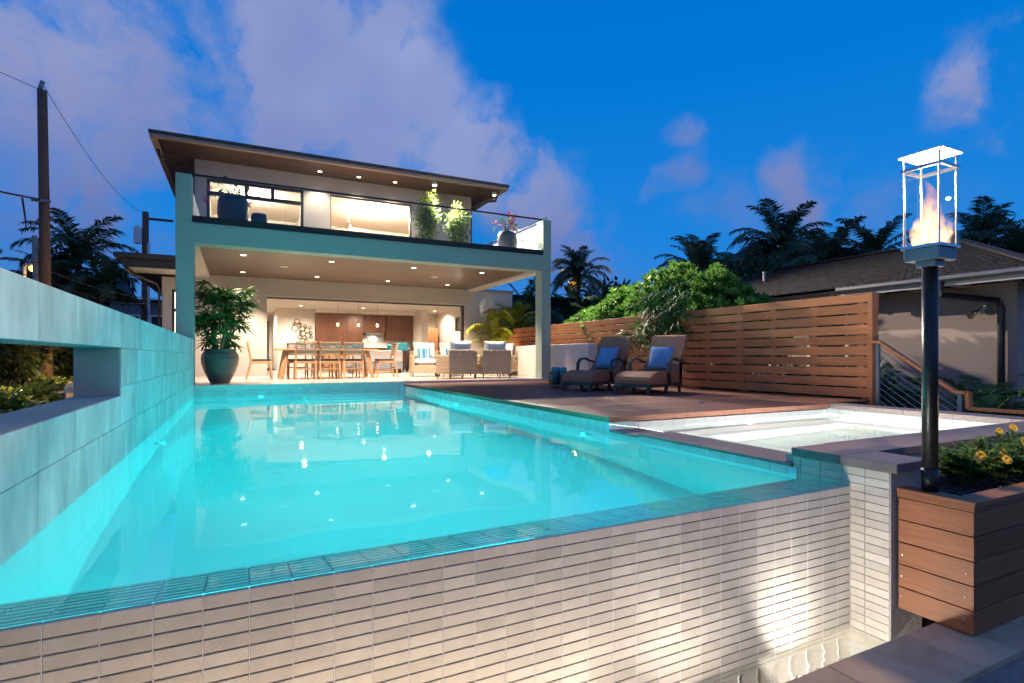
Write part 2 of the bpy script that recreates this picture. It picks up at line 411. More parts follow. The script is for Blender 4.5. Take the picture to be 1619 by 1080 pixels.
# steps in the far right corner
for (d, z) in ((.35, -.42), (.7, -.68), (1.05, -.94), (1.4, -1.2)):
    bx('step', 1.1, PX1 - .001, PY1 - d + .001, PY1 - d + .35, PB, z, 'pool_plaster', pool, bev=.02)
# overflow edge: weir leaning inwards and tiled front wall
WI, WO = 2.30, 1.972
weir = MB()
zin, zout = -.312, WATER - .006
weir.add([(PX0, WO, -1.6), (PX1 + .02, WO, -1.6), (PX1 + .02, WI, -1.6), (PX0, WI, -1.6), (PX0, WO, zout - .012), (PX1 + .02, WO, zout - .012), (PX1 + .02, WI, zin - .012), (PX0, WI, zin - .012)],
         [(3, 2, 1, 0), (4, 5, 6, 7), (0, 1, 5, 4), (1, 2, 6, 5), (2, 3, 7, 6), (3, 0, 4, 7)])
wo_ = put(weir, 'overflow_edge', 'pool_plaster', pool)
TW, TH = .132, .0466
slope = math.atan2(zout - zin, WI - WO)
tm = tile_mesh(TW - .005, TH - .010, .010, .002, 'weir_tile', '+z')
ncol = int((PX1 + .02 - PX0) / TW) + 1
for i in range(ncol):
    for j in range(7):
        y = WO + (j + .5) * (WI - WO) / 7; z = zout + (zin - zout) * (j + .5) / 7
        x = PX0 + (i + .5) * TW
        if x + TW / 2 > PX1 + .03: continue
        place(tm, 'tile', wo_, TR(x, y, z, rx=-slope))
fw = MB().box(PX0 - .3, PX1 + .02, WO - .001, WO + .003, -1.5, zout - .012)
fwo = put(fw, 'front_wall', 'grout', pool)
gr_ = MB()
for i in range(ncol + 1):
    x = PX0 + i * TW
    if x > PX1 + .02: break
    gr_.box(x - .0016, x + .0016, WO - .0085, WO, -1.5, zout - .004)
put(gr_, 'grout_line', 'white_grout', fwo)
tm = tile_mesh(TW - .004, TH - .0052, .010, .0016, 'wall_tile', '-y')
lst = []
for i in range(-2, ncol):
    for j in range(22):
        x, z = PX0 + (i + .5) * TW, zout - .002 - (j + .5) * TH
        if x + TW / 2 > PX1 + .03 or z < -1.12: continue
        p = project((x, WO, z)); vis = p and -60 < p[0] < 1680 and p[1] < 1110
        lst.append((0 if vis else 1, p[2] if p else 99, x, z))
lst.sort()
rest = MB()
for n_, (v_, d, x, z) in enumerate(lst):
    rr = random.Random(n_)
    M = TR(x, WO - .0095 + rr.uniform(-.0006, .0006), z, rx=R(rr.uniform(-.9, .5)), rz=R(rr.uniform(-.25, .25)))
    if n_ < 300: place(tm, 'tile', fwo, M)
    else: rest.add([M @ v.co for v in tm.vertices], [tuple(p.vertices) for p in tm.polygons])
tag(put(rest, 'small_tiles', 'wall_tile', fwo), kind='stuff')
# waterline tiles, right side and far end
wl = tile_mesh(TW - .003, .056, .008, .0012, 'waterline_tile', '-x')
for i in range(70):
    y = 2.36 + i * TW + TW / 2
    if y > PY1: continue
    for z in ((-.082, -.140, -.198) if y > SYD + .05 else (-.153, -.211)): place(wl, 'waterline_tile', pool, TR(PX1 - .004, y, z))
wl2 = tile_mesh(TW - .003, .056, .008, .0012, 'waterline_tile', '-y')
for i in range(29):
    for z in (-.062, -.122, -.182):
        place(wl2, 'waterline_tile', pool, TR(PX0 + (i + .5) * TW + .02, PY1 - .004, z))
# water
def sheet(name, x0, x1, y0, y1, z, m):
    return tag(put(MB().quad((x0, y0, z), (x1, y0, z), (x1, y1, z), (x0, y1, z)), name, m), kind='structure')
pw = MB().quad((PX0, WO - .012, WATER), (PX1 + .02, WO - .012, WATER), (PX1 + .02, 2.3, WATER), (PX0, 2.3, WATER))
pw.quad((PX0, 2.3, WATER), (PX1, 2.3, WATER), (PX1, PY1, WATER), (PX0, PY1, WATER))
tag(put(pw, 'pool_water', 'pool_water'), kind='structure')
# underwater lamps
CY = (.0, .90, .85)
def pool_lamp(loc, nrm, power, colr, parent, lens, size=165):
    q = Vector(nrm).to_track_quat('Z', 'Y').to_matrix().to_4x4(); M = Matrix.Translation(loc) @ q
    f = MB(); f.lathe([(.06, 0), (.06, .012), (.05, .018)], 20); o = put(f, 'pool_light', 'steel', parent, M=M, smooth=False)
    put(MB().lathe([(.048, .0185), (.04, .024), (.001, .027)], 20), 'lens', lens, o, world=False)
    n = Vector(nrm).normalized(); L = Vector(loc) + n * .07
    light('SPOT', 'pool_light_beam', L, power, colr, parent, L + n, .012, size, .5)
pool_lamp((.35, PY1 - .012, -.42), (0, -1, 0), 700, CY, pool, 'lamp_spa', 175)
pool_lamp((PX0 + .008, 6.4, -.95), (1, 0, 0), 340, CY, pool, 'lamp_pool', 178)  # added lamp on the left wall, unseen, brightens the right wall
pool_lamp((PX1 - .008, 8.2, -.45), (-1, 0, 0), 420, CY, pool, 'lamp_pool', 178)
pool_lamp((PX1 - .008, 4.6, -.45), (-1, 0, 0), 420, CY, pool, 'lamp_pool', 178)

# ------------------------------------------------------------------ stone side wall of the pool
sw = thing('pool_side_wall', 'tall stone-tiled wall along the left of the pool with a long window slot', 'wall', (-.9, 6.4, -1.2))
OY0, OY1, OZ0, OZ1 = 1.1, 4.76, .30, .645
WT = .90
core = MB()
core.box(-1.04, -.777, -.2, PY1, -1.3, OZ0); core.box(-1.04, -.777, -.2, PY1, OZ1, WT - .004)
core.box(-1.04, -.777, OY1, PY1, OZ0, OZ1); core.box(-1.04, -.777, -.2, OY0, OZ0, OZ1)
put(core, 'core', 'wall_core', sw)
rows = [(.64, WT), (.367, .64), (.09, .367), (-.185, .09)]
for (z0, z1) in rows:
    i = 0; y = -.04
    while y < PY1 - .01:
        y0, y1 = y, min(y + .6, PY1); y += .6
        a, b = z0, z1
        if y1 > OY0 + .02 and y0 < OY1 - .02:
            if a >= OZ0 and b <= OZ1 + .001: continue
            if a < OZ0 < b: b = OZ0
            elif a < OZ1 < b: a = OZ1
        me = tile_mesh(y1 - y0 - .0035, b - a - .0035, .011, .001, 'stone_panel', '+x')
        place(me, 'stone_panel', sw, TR(PX0 - random.Random(y * 9 + z0).uniform(0, .0012), (y0 + y1) / 2, (a + b) / 2))

# ------------------------------------------------------------------ catch basin in front
cb = thing('catch_basin', 'narrow overflow trough with a stone capped outer wall below the pool', 'trough', (1.2, 1.5, -1.4))
LZ, BW, LY0, LY1 = -.805, -.99, 1.23, 1.56
m_ = MB(); m_.box(-3, 3.55, LY0 + .02, LY1 - .02, -1.6, LZ - .03); put(m_, 'outer_wall', 'concrete', cb)
m_ = MB(); m_.box(3.55, 7.5, LY0 + .02, LY1 - .02, -1.6, LZ - .03); put(m_, 'outer_wall', 'concrete', cb)
m_ = MB().box(-3, 3.55, LY1 - .02, WO, -1.5, -1.4); put(m_, 'trough_floor', 'spa_plaster', cb)
cp = tile_mesh(.31 - .004, LY1 - LY0, .03, .003, 'ledge_stone', '+z')
for i in range(-14, 14): place(cp, 'cap_stone', cb, TR(2.977 + .155 + .31 * i, (LY0 + LY1) / 2, LZ + random.Random(i).uniform(-.0008, .0008)))
wv = MB().grid(lambda u, v: (-3 + 6.2 * u, LY1 - .02 + (WO - .003 - LY1 + .02) * v, BW + .006 * mnoise.noise((u * 40, v * 4, 0))), 120, 8)
tag(put(wv, 'trough_water', 'basin_water', smooth=True), kind='structure')
st_ = MB()
rr = random.Random(3)
for i in range(110):
    x, y, r = rr.uniform(1.5, 3.15), rr.uniform(1.58, 1.93), rr.uniform(.012, .03)
    st_.lathe([(r * .5, -1.4), (r, -1.4 + r * .4), (r * .6, -1.4 + r * .9), (.001, -1.4 + r)], 7, x, y, False)
tag(put(st_, 'trough_stones', 'ledge_stone', smooth=True), 'loose small brown stones lying under the trough water', 'stones', kind='stuff')
def trough_lamp(x, power, colr, tgt):
    f = MB().lathe([(.03, -1.40), (.03, -1.28), (.036, -1.27), (.036, -1.262)], 14, x, 1.76); o = put(f, 'trough_light', 'black_metal', cb)
    put(MB().lathe([(.03, -1.2615), (.001, -1.258)], 14, x, 1.76), 'lens', 'lamp_spa', o)
# lamps stand just above the trough water so their beams graze the tiled wall
for (x, y, z, pw_, cl, tg) in ((2.42, 1.72, -.945, 34, (1, .95, .86), (3.2, 1.72, -.42)), (1.80, 1.585, -.97, 16, (1, .90, .76), (2.1, 1.95, -.35)), (1.25, 1.585, -.97, 14, (1, .84, .64), (1.3, 1.95, -.35)),
                               (.68, 1.585, -.97, 14, (1, .80, .56), (.7, 1.95, -.35)), (.10, 1.585, -.97, 14, (1, .77, .50), (.1, 1.95, -.35)), (-.5, 1.585, -.97, 13, (1, .75, .46), (-.4, 1.95, -.35))):
    o = put(MB().lathe([(.022, -1.4), (.022, z - .04), (.03, z - .035), (.03, z - .02)], 14, x, y), 'trough_light', 'black_metal', cb, smooth=False)
    put(MB().lathe([(.024, z - .0195), (.001, z - .014)], 14, x, y), 'lens', 'lamp_spa', o)
    light('SPOT', 'trough_light_beam', (x, y, z), pw_, cl, cb, tg, .03, 172, 1.)

for x in (2.55, 1.3):
    o = put(MB().lathe([(.035, -1.40), (.035, -1.36), (.028, -1.355)], 14, x, 1.74), 'submerged_light', 'steel', cb); put(MB().lathe([(.026, -1.3545), (.001, -1.352)], 14, x, 1.74), 'lens', 'lamp_spa', o)
    light('SPOT', 'submerged_light_beam', (x, 1.74, -1.33), 300, (1, .97, .88), cb, (x + .35, 1.80, -1.15), .03, 170, .4)

# ------------------------------------------------------------------ spa
spa = thing('spa', 'square raised hot tub of white lit water with dark stone coping beside the pool', 'spa', (4.9, 3.2, -1.1))
SX0, SX1, SY0, SY1 = 3.52, 6.45, 2.33, 4.265
SW = -.118
b_ = MB()
b_.box(PX1 + .3, SX1 + .3, 2.02, SY1 + .2, -1.15, -1.0)                         # floor
b_.box(PX1 + .282, SX0 - .002, SY0 - .002, SY1, -1.0, -.150)                    # dam to the pool
b_.box(PX1 + .02, SX1 + .28, 2.02, SY0 - .004, -1.14, -.052)                    # front wall
b_.box(SX1 + .004, SX1 + .28, SY0, SY1 + .1, -1.14, -.052)                      # right wall
b_.box(PX1 + .29, SX1 + .28, SY1 + .004, SY1 + .2, -1.14, -.062)                # rear wall
put(b_, 'shell', 'spa_plaster', spa)
bn = MB()
bn.box(SX0, SX1, SY0, SY0 + .45, -1., -.5); bn.box(SX0, SX1, SY1 - .45, SY1, -1., -.5); bn.box(SX0, SX0 + .45, SY0 + .45, SY1 - .45, -1., -.5); bn.box(SX1 - .45, SX1, SY0 + .45, SY1 - .45, -1., -.5)
put(bn, 'bench', 'spa_plaster', spa)
# dam coping, slightly below the deck
i = 0; y = SY0 + .002
while y < SY1 - .02:
    y1 = min(y + .5, SY1 - .003); z1 = -.104 if y < 3.7 else -.122
    bx('coping_stone', PX1 - .008, SX0 + .004, y, y1 - .003, z1 - .020, z1, 'coping_stone', spa, bev=.003); y = y1
def coping(x0, x1, y0, y1, n, along):
    for k_ in range(n):
        if along == 'x': a, b = x0 + (x1 - x0) * k_ / n, x0 + (x1 - x0) * (k_ + 1) / n - .003; q = (a, b, y0, y1)
        else: a, b = y0 + (y1 - y0) * k_ / n, y0 + (y1 - y0) * (k_ + 1) / n - .003; q = (x0, x1, a, b)
        bx('coping_stone', *q, -.05, 0., 'coping_stone', spa, bev=.003)
coping(PX1 - .012, 3.5, 1.70, 2.33, 2, 'y')
coping(3.503, SX1 - .002, 2.0, 2.345, 6, 'x')
coping(SX1 - .004 + .003, SX1 + .3, 2.0, SY1 + .1, 5, 'y')
# tiled pier towards the camera
bx('pier', PX1 + .022, 3.495, 1.747, 2.018, -1.45, -.053, 'concrete', spa, bev=.004)
bx('pier', PX1 + .022, PX1 + .2, 2.0185, SY0 + .06, -.4, -.0535, 'concrete', spa)
gm = MB().box(PX1 + .016, PX1 + .0225, 1.7475, SY0, -1.45, -.054); put(gm, 'grout_bed', 'white_grout', spa)
for i in range(5):
    for j in range(24):
        y0 = 1.749 + i * TW; y1 = min(y0 + TW, SY0); z = -.056 - (j + .5) * TH
        if y1 - y0 < .02 or z < -1.2: continue
        if y0 > WO + .02 and z < -.30: continue
        if i == 0: y0a = y0
        place(tile_mesh(y1 - y0 - .003, TH - .0032, .009, .0014, 'wall_tile', '-x'), 'tile', spa, TR(PX1 + .0095, (y0 + y1) / 2, z))
# spa waterline tiles
sw1 = tile_mesh(.15 - .003, .07, .006, .001, 'white_grout', '-y'); sw2 = tile_mesh(.15 - .003, .07, .006, .001, 'white_grout', '-x')
for i in range(19): place(sw1, 'waterline_tile', spa, TR(SX0 + .075 + i * .15, SY1 - .002, -.10))
for i in range(12): place(sw2, 'waterline_tile', spa, TR(SX1 - .002, SY0 + .09 + i * .15, -.092))
sheet('spa_water', SX0, SX1, SY0, SY1, SW, 'spa_water')
WH = (1, .97, .86)
pool_lamp((5.0, SY1 - .008, -.34), (0, -1, 0), 11200, WH, spa, 'lamp_spa', 175)
pool_lamp((SX0 + .46, 3.3, -.75), (1, 0, 0), 1200, WH, spa, 'lamp_spa', 175)
pool_lamp((5.0, SY0 + .008, -.34), (0, 1, 0), 1200, WH, spa, 'lamp_spa', 175)

# ------------------------------------------------------------------ deck
deck = tag(bx('deck', PX1 + .3, 7.7, SY1 + .22, 11.6, -1.15, -.03, 'black_pad'), kind='structure')
BWD = .138
y = SY1 + .12; k_ = 0
XE = 7.54
while y < 11.58:
    y1 = min(y + BWD, 11.585)
    L = XE - (PX1 + .10); cx = (XE + PX1 + .10) / 2
    me = tile_mesh(L, y1 - y - .006, .026, .003, 'deck_wood', '+z')
    place(me, 'deck_board', deck, TR(cx, (y + y1) / 2, random.Random(k_).uniform(-.001, .001))); y = y1; k_ += 1
for k_ in range(4):
    a, b = 4.268 + (11.585 - 4.268) * k_ / 4, 4.268 + (11.585 - 4.268) * (k_ + 1) / 4 - .004
    bx('edge_board', PX1 - .012, PX1 + .097, a if k_ else SY1 - .012, b, -.05, .002, 'deck_wood', deck, bev=.004)
    a, b = PX1 + .10 + (SX1 - PX1 + .2) * k_ / 4, PX1 + .10 + (SX1 - PX1 + .2) * (k_ + 1) / 4 - .004
    bx('edge_board', a, b, SY1 - .012, SY1 + .117, -.05, .002, 'deck_wood', deck, bev=.004)
m_ = MB().lathe([(.05, .001), (.05, .008), (.04, .012), (.001, .013)], 16, 5.15, 5.05)
tag(put(m_, 'deck_cap', 'steel', smooth=True), 'small round steel cap set into the wooden deck', 'deck fitting')

# ================================================================== HOUSE
CY0, CY1 = 11.65, 11.97           # columns, front beam
HY = 16.5                         # house front wall
house = thing('house', 'two storey modern house with wide flat eaves and glass fronted balcony above the patio', 'house', (2.9, 16.5, 0))
# patio floor
pf = tag(bx('patio_floor', -1.08, 7.3, 11.605, 23.4, -1.15, PATIO - .014, 'grout'), kind='structure')
bx('slab_edge', -.77, PX1 + .01, 11.545, 11.604, -.03, PATIO - .001, 'floor_tile', pf, bev=.004)
bx('slab_edge', PX1 + .013, 7.0, 11.59, 11.604, -.02, PATIO - .001, 'floor_tile', pf)
nx, ny = 9, 13
for i in range(nx):
    for j in range(ny):
        x0, x1 = -1.08 + 8.38 * i / nx, -1.08 + 8.38 * (i + 1) / nx; y0, y1 = 11.606 + .905 * j, 11.606 + .905 * (j + 1)
        place(tile_mesh(x1 - x0 - .003, y1 - y0 - .003, .013, .001, 'floor_tile', '+z'), 'floor_tile', pf, TR((x0 + x1) / 2, (y0 + y1) / 2, PATIO))
BZ0, BZ1, RAIL = 2.68, 3.07, 3.95
bx('column', -1.06, -.768, CY0, CY1, -1.1, BZ0, 'stucco', house, bev=.006)
bx('column', 6.62, 6.88, CY0, CY1, -1.1, BZ0, 'stucco', house, bev=.006)
bx('beam', -1.06, 6.88, CY0 - .012, CY1 + .03, BZ0 + .002, BZ1, 'stucco', house, bev=.006)
bx('balcony_post', -1.06, -.80, CY0 - .012, CY1 - .02, BZ1 + .001, RAIL, 'stucco', house, bev=.006)
bx('balcony_post', 6.66, 6.88, CY0 - .012, CY1 - .02, BZ1 + .001, RAIL, 'stucco', house, bev=.006)
bx('side_beam', -1.05, -.72, CY1 + .031, HY, BZ0 + .004, BZ1, 'warm_white', house, bev=.004)
bx('side_beam', 6.60, 6.86, CY1 + .031, HY, BZ0 + .004, BZ1, 'warm_white', house, bev=.004)
bx('balcony_slab', -.719, 6.599, CY1 + .031, HY + .2, 2.80, 3.05, 'warm_white', house)
bx('side_parapet', -1.04, -.86, CY1 - .019, HY, BZ1 + .002, 3.93, 'warm_white', house, bev=.004)
bx('side_parapet', 6.68, 6.84, CY1 - .019, HY, BZ1 + .002, 3.88, 'warm_white', house, bev=.004)
hr = MB(); hr.tube([(6.72, CY0 - .05, 3.98), (6.72, HY - .1, 3.98)], .022, 10)
for y in (11.9, 13.4, 14.9, 16.2): hr.tube([(6.74, y, 3.87), (6.72, y, 3.98)], .012, 6)
put(hr, 'handrail', 'steel', house, smooth=True)
# patio ceiling boards
y = CY1 + .034; k_ = 0
while y < HY - .01:
    y1 = min(y + .14, HY - .002)
    place(tile_mesh(7.318, y1 - y - .005, .03, .004, 'soffit_wood', '+z'), 'ceiling_board', house, Matrix.Translation((2.94, (y + y1) / 2, 2.745)) @ Matrix.Rotation(math.pi, 4, 'X')); y = y1
# front wall, ground floor
wp = 'plaster'
bx('wall', -1.06, .66, HY, HY + .2, -1.1, 2.82, wp, house)
bx('wall', 6.50, 8.23, HY, HY + .2, -1.1, 2.72, wp, house)
bx('wall', .66, 6.50, HY, HY + .2, 2.24, 2.82, wp, house)
bx('wall_cap', 6.88, 8.27, HY - .03, HY + .22, 2.721, 2.80, 'tan_trim', house)
tk = MB(); tk.box(.66, 6.5, HY + .03, HY + .16, 2.195, 2.239); tk.box(6.41, 6.499, HY + .03, HY + .16, PATIO, 2.194)
put(tk, 'door_track', 'bronze', house)
tr_ = MB(); tr_.box(.60, 6.56, HY - .012, HY - .001, 2.242, 2.275); put(tr_, 'door_trim', 'warm_white', house)
# upper storey
UZ0, UZ1 = 3.052, 5.77
bx('upper_wall', -1.07, -.796, HY, HY + .2, 2.83, UZ1, wp, house); bx('upper_wall', 1.61, 2.34, HY, HY + .2, 2.83, UZ1, wp, house)
bx('upper_wall', 4.75, 6.73, HY, HY + .2, 2.83, UZ1, wp, house)
bx('upper_wall', -.796, 1.61, HY, HY + .2, 5.31, UZ1, wp, house); bx('upper_wall', 2.34, 4.75, HY, HY + .2, 5.28, UZ1, wp, house)
bx('upper_wall', -1.07, -.87, HY + .201, 24, 2.83, UZ1, wp, house); bx('upper_wall', 6.53, 6.73, HY + .201, 24, 2.83, UZ1, wp, house)
win = put(MB().box(-.796, -.72, HY + .02, HY + .1, UZ0, 5.31).box(1.53, 1.61, HY + .02, HY + .1, UZ0, 5.31).box(-.72, 1.53, HY + .02, HY + .1, 5.24, 5.31)
          .box(-.72, 1.53, HY + .02, HY + .1, 4.88, 4.98).box(.10, .19, HY + .022, HY + .098, 4.981, 5.239).box(.76, .85, HY + .022, HY + .098, 4.981, 5.239).box(-.72, 1.53, HY + .02, HY + .1, UZ0, UZ0 + .08), 'window', 'bronze', house)
for (a, b, z0, z1) in ((-.719, .099, 4.982, 5.238), (.191, .759, 4.982, 5.238), (.851, 1.529, 4.982, 5.238), (-.719, 1.529, UZ0 + .081, 4.879)):
    put(MB().box(a, b, HY + .055, HY + .061, z0, z1), 'pane', 'glass', win)
dr = put(MB().box(2.34, 2.36, HY + .02, HY + .1, UZ0, 5.28).box(4.70, 4.75, HY + .02, HY + .12, UZ0, 5.28).box(2.36, 4.7, HY + .02, HY + .1, 5.25, 5.28), 'sliding_door', 'bronze', house)
put(MB().box(3.5, 4.7, HY + .06, HY + .066, UZ0, 5.249), 'pane', 'glass', dr)
# upstairs room
bx('upper_room', -.86, 6.52, HY + .201, 22, 2.9, 3.04, 'teak', house)
bx('upper_room', -.869, 6.529, 21.9, 22.1, 3.041, 5.69, 'warm_white', house); bx('upper_room', -.869, 6.529, HY + .201, 22, 5.6, 5.76, 'warm_white', house)
bx('upper_room', 1.9, 2.05, HY + .3, 21.89, 3.041, 5.599, 'warm_white', house)
for (x, y, p) in ((.4, 18.8, 430), (4.2, 18.8, 850)):
    f = put(MB().lathe([(.16, 5.56), (.16, 5.598)], 20, x, y), 'room_light', 'fixture_white', house); put(MB().lathe([(.15, 5.555), (.001, 5.553)], 20, x, y), 'lens', 'lamp_warm', f)
    light('POINT', 'room_light_glow', (x, y, 5.40), p, (1, .84, .66), house, None, .1)
fan = thing('ceiling_fan', 'white ceiling fan turning blades seen through the upstairs glass', 'fan', (3.3, 19.2, 5.0))
put(MB().tube([(3.3, 19.2, 5.6), (3.3, 19.2, 5.08)], .02, 8).lathe([(.09, 4.95), (.11, 5.0), (.09, 5.1)], 16, 3.3, 19.2), 'motor', 'white_paint', fan, smooth=False)
for k_ in range(3):
    a = R(20 + 120 * k_); put(MB().bar((3.3 + .1 * math.cos(a), 19.2 + .1 * math.sin(a), 5.0), (3.3 + .75 * math.cos(a), 19.2 + .75 * math.sin(a), 5.01), .13, .012), 'blade', 'white_paint', fan)
# roof
RX0, RX1, RY0 = -1.94, 7.53, 15.3
roof = put(MB().box(RX0 + .1, RX1 - .1, RY0 + .1, 25, 5.81, 5.88), 'roof', 'roof_edge', house)
rf = MB()
rf.add([(RX0, RY0, 5.95), (RX1, RY0, 5.95), (RX1, 25.2, 5.95), (RX0, 25.2, 5.95), (RX0 + 3.6, RY0 + 3.6, 6.35), (RX1 - 3.6, RY0 + 3.6, 6.35), (RX1 - 3.6, 22, 6.35), (RX0 + 3.6, 22, 6.35)],
       [(0, 1, 5, 4), (1, 2, 6, 5), (2, 3, 7, 6), (3, 0, 4, 7), (4, 5, 6, 7)])
put(rf, 'roof_slope', 'roof_edge', roof)
fa = MB(); fa.box(RX0, RX1, RY0, RY0 + .05, 5.87, 5.949); fa.box(RX0, RX0 + .05, RY0 + .05, 25.2, 5.87, 5.949); fa.box(RX1 - .05, RX1, RY0 + .05, 25.2, 5.87, 5.949); put(fa, 'fascia', 'roof_edge', roof)
fb = MB(); fb.box(RX0 + .015, RX1 - .015, RY0 + .015, RY0 + .16, 5.79, 5.869); fb.box(RX0 + .015, RX0 + .16, RY0 + .16, 25.2, 5.79, 5.869); fb.box(RX1 - .16, RX1 - .015, RY0 + .16, 25.2, 5.79, 5.869); put(fb, 'gutter_board', 'tan_trim', roof, bev=.01)
flip = Matrix.Rotation(math.pi, 4, 'X')
for k_ in range(8):
    y = RY0 + .20 + k_ * .135; place(tile_mesh(RX1 - RX0 - .44, .13, .03, .004, 'soffit_wood', '+z'), 'soffit_board', roof, Matrix.Translation(((RX0 + RX1) / 2, y + .0, 5.78)) @ flip)
for k_ in range(5):
    x = RX0 + .25 + k_ * .135
    if x < -1.1: place(tile_mesh(.13, 7.9, .03, .004, 'soffit_wood_y', '+z'), 'soffit_board', roof, Matrix.Translation((x, 20.3, 5.781)) @ flip)
    place(tile_mesh(.13, 7.9, .03, .004, 'soffit_wood_y', '+z'), 'soffit_board', roof, Matrix.Translation((RX1 - .25 - k_ * .115, 20.3, 5.781)) @ flip)
gt = MB().tube([(RX0 + .09, 16.2, 5.79), (RX0 + .12, 16.3, 5.66), (-1.15, 16.42, 5.45), (-1.12, 16.43, 5.30), (-1.12, 16.43, 3.2)], .035, 8)
put(gt, 'downpipe', 'bronze', house, smooth=True)
put(MB().tube([(RX1 - .1, 16.0, 5.8), (RX1 - .1, 16.1, 5.64), (RX1 - .5, 16.25, 5.6), (6.76, 16.6, 5.45), (6.77, 16.6, 3.0)], .04, 8), 'downpipe', 'bronze', house, smooth=True)
# recessed lights
def downlight(x, y, z, power, colr, lens, size=125, tgt=None, r=.055):
    f = put(MB().lathe([(r + .02, z - .004), (r + .02, z + .0)], 18, x, y), 'recessed_light', 'fixture_white', house)
    put(MB().lathe([(r, z - .0045), (.001, z - .006)], 18, x, y), 'lens', lens, f)
    light('SPOT', 'recessed_light_beam', (x, y, z - .03), power, colr, house, tgt or (x, y, 0), .04, size, .7)
WARM = (1, .80, .60)
for y in (12.94, 15.55):
    for x in (.06, 1.86, 3.78, 5.58): downlight(x, y, 2.744, 760, WARM, 'lamp_warm', 104)
for (x, y) in ((.95, 14.2), (4.72, 14.2)):
    put(MB().lathe([(.10, 2.7405), (.10, 2.7445)], 20, x, y), 'ceiling_speaker', 'white_paint', house)
for x in (2.0, 3.07, 4.13): downlight(x, 16.1, 5.779, 170, (1, .84, .66), 'lamp_warm', 100)
# floodlight under the eave
fl = put(MB().lathe([(.075, 5.70), (.085, 5.779)], 18, 5.2, 15.62), 'floodlight', 'fixture_white', house)
put(MB().lathe([(.06, 5.699), (.001, 5.695)], 18, 5.2, 15.62), 'lens', 'lamp_white', fl)
light('SPOT', 'floodlight_beam', (5.2, 15.58, 5.66), 7500, (1, .84, .66), house, (7.0, 7.2, .6), .06, 84, .9)
fl = put(MB().lathe([(.075, 5.70), (.085, 5.779)], 18, 7.22, 15.75), 'floodlight', 'fixture_white', house)  # second floodlight, unseen, added to light the hedge
put(MB().lathe([(.06, 5.699), (.001, 5.695)], 18, 7.22, 15.75), 'lens', 'lamp_warm', fl)
light('SPOT', 'floodlight_beam', (7.22, 15.7, 5.66), 9000, (1, .84, .66), house, (7.6, 7.6, 1.0), .06, 75, .8)
# glass balustrade
GR = put(MB().box(-.795, 6.655, CY0 - .02, CY0 + .06, BZ1 + .003, BZ1 + .12), 'rail_channel', 'black_metal', house)
put(MB().box(-.79, 6.65, CY0 + .0, CY0 + .045, RAIL - .02, RAIL + .015), 'top_rail', 'black_metal', house)
put(MB().box(-.80, 6.66, CY0 - .028, CY0 - .0125, BZ1 - .045, BZ1 - .02), 'drip_edge', 'stucco', house)
sx = [-.79, .75, 2.25, 3.65, 5.15, 6.65]
for a, b in zip(sx, sx[1:]): put(MB().box(a + .006, b - .006, CY0 + .015, CY0 + .027, BZ1 + .121, RAIL - .021), 'glass_panel', 'rail_glass', house)
# low wing on the left
bx('wing_wall', -1.85, -1.075, HY + .5, 24, -1.1, 2.70, 'warm_white', house)
wf = put(MB().box(-1.62, -1.56, HY + .46, HY + .499, .1, 2.36).box(-1.25, -1.19, HY + .46, HY + .499, .1, 2.36).box(-1.56, -1.25, HY + .46, HY + .499, 2.3, 2.36).box(-1.56, -1.25, HY + .46, HY + .499, 1.78, 1.86), 'wing_window', 'bronze', house)
put(MB().box(-1.56, -1.25, HY + .485, HY + .498, .1, 1.78), 'pane', 'shade_glow', wf); put(MB().box(-1.56, -1.25, HY + .485, HY + .498, 1.86, 2.3), 'pane', 'shade_glow', wf)
wr = put(MB().box(-2.65, -1.08, 15.5, 24, 2.93, 3.04), 'wing_roof', 'roof_edge', house)
put(MB().box(-2.5, -1.085, 15.62, 15.70, 2.72, 2.929).box(-2.5, -2.42, 15.70, 24, 2.72, 2.929), 'gutter_board', 'bronze', wr, bev=.01)
for k_ in range(9): bx('soffit_board', -2.415, -1.09, 15.71 + k_ * .13, 15.83 + k_ * .13, 2.74, 2.77, 'white_paint', wr)
put(MB().tube([(-2.44, 15.75, 2.72), (-2.40, 15.8, 2.6), (-1.93, 16.6, 2.45), (-1.90, 16.9, 2.35), (-1.90, 16.9, 0)], .03, 8), 'downpipe', 'bronze', house, smooth=True)
# ------------------------------------------------------------------ ground floor room (part of the house)
IZ = 2.47
bx('room_ceiling', -.5, 7.9, HY + .201, 27, IZ, IZ + .12, 'warm_white', house)
bx('room_wall', 1.29, 2.66, 23.0, 23.2, PATIO, IZ - .001, 'warm_white', house)
bx('room_wall', 1.29, 1.45, 23.201, 27, PATIO, IZ - .001, 'warm_white', house)
bx('room_wall', 2.66, 6.6, 23.15, 23.3, PATIO, IZ - .001, 'warm_white', house)
bx('soffit_box', 2.665, 6.595, 22.4, 23.14, 2.315, IZ - .001, 'warm_white', house)
bx('room_wall', 6.6, 6.86, 21.5, 23.3, PATIO, IZ - .001, 'warm_white', house)
bx('room_wall', 6.861, 7.9, 23.1, 23.3, PATIO, IZ - .001, 'warm_white', house)
bx('room_wall', 7.75, 7.95, HY + .201, 23.099, PATIO, IZ - .001, 'warm_white', house)
bx('room_wall', -.3, -.1, HY + .201, 27, PATIO, IZ - .001, 'warm_white', house)
bx('room_wall', -.3, 1.3, 27.0, 27.2, PATIO, IZ, 'warm_white', house)
rw = put(MB().box(.75, .8, 26.95, 26.999, .3, 2.2).box(1.1, 1.15, 26.95, 26.999, .3, 2.2).box(.8, 1.1, 26.95, 26.999, 2.15, 2.2), 'room_window', 'bronze', house); put(MB().box(.8, 1.1, 26.97, 26.998, .3, 2.15), 'pane', 'dark_glass', rw)
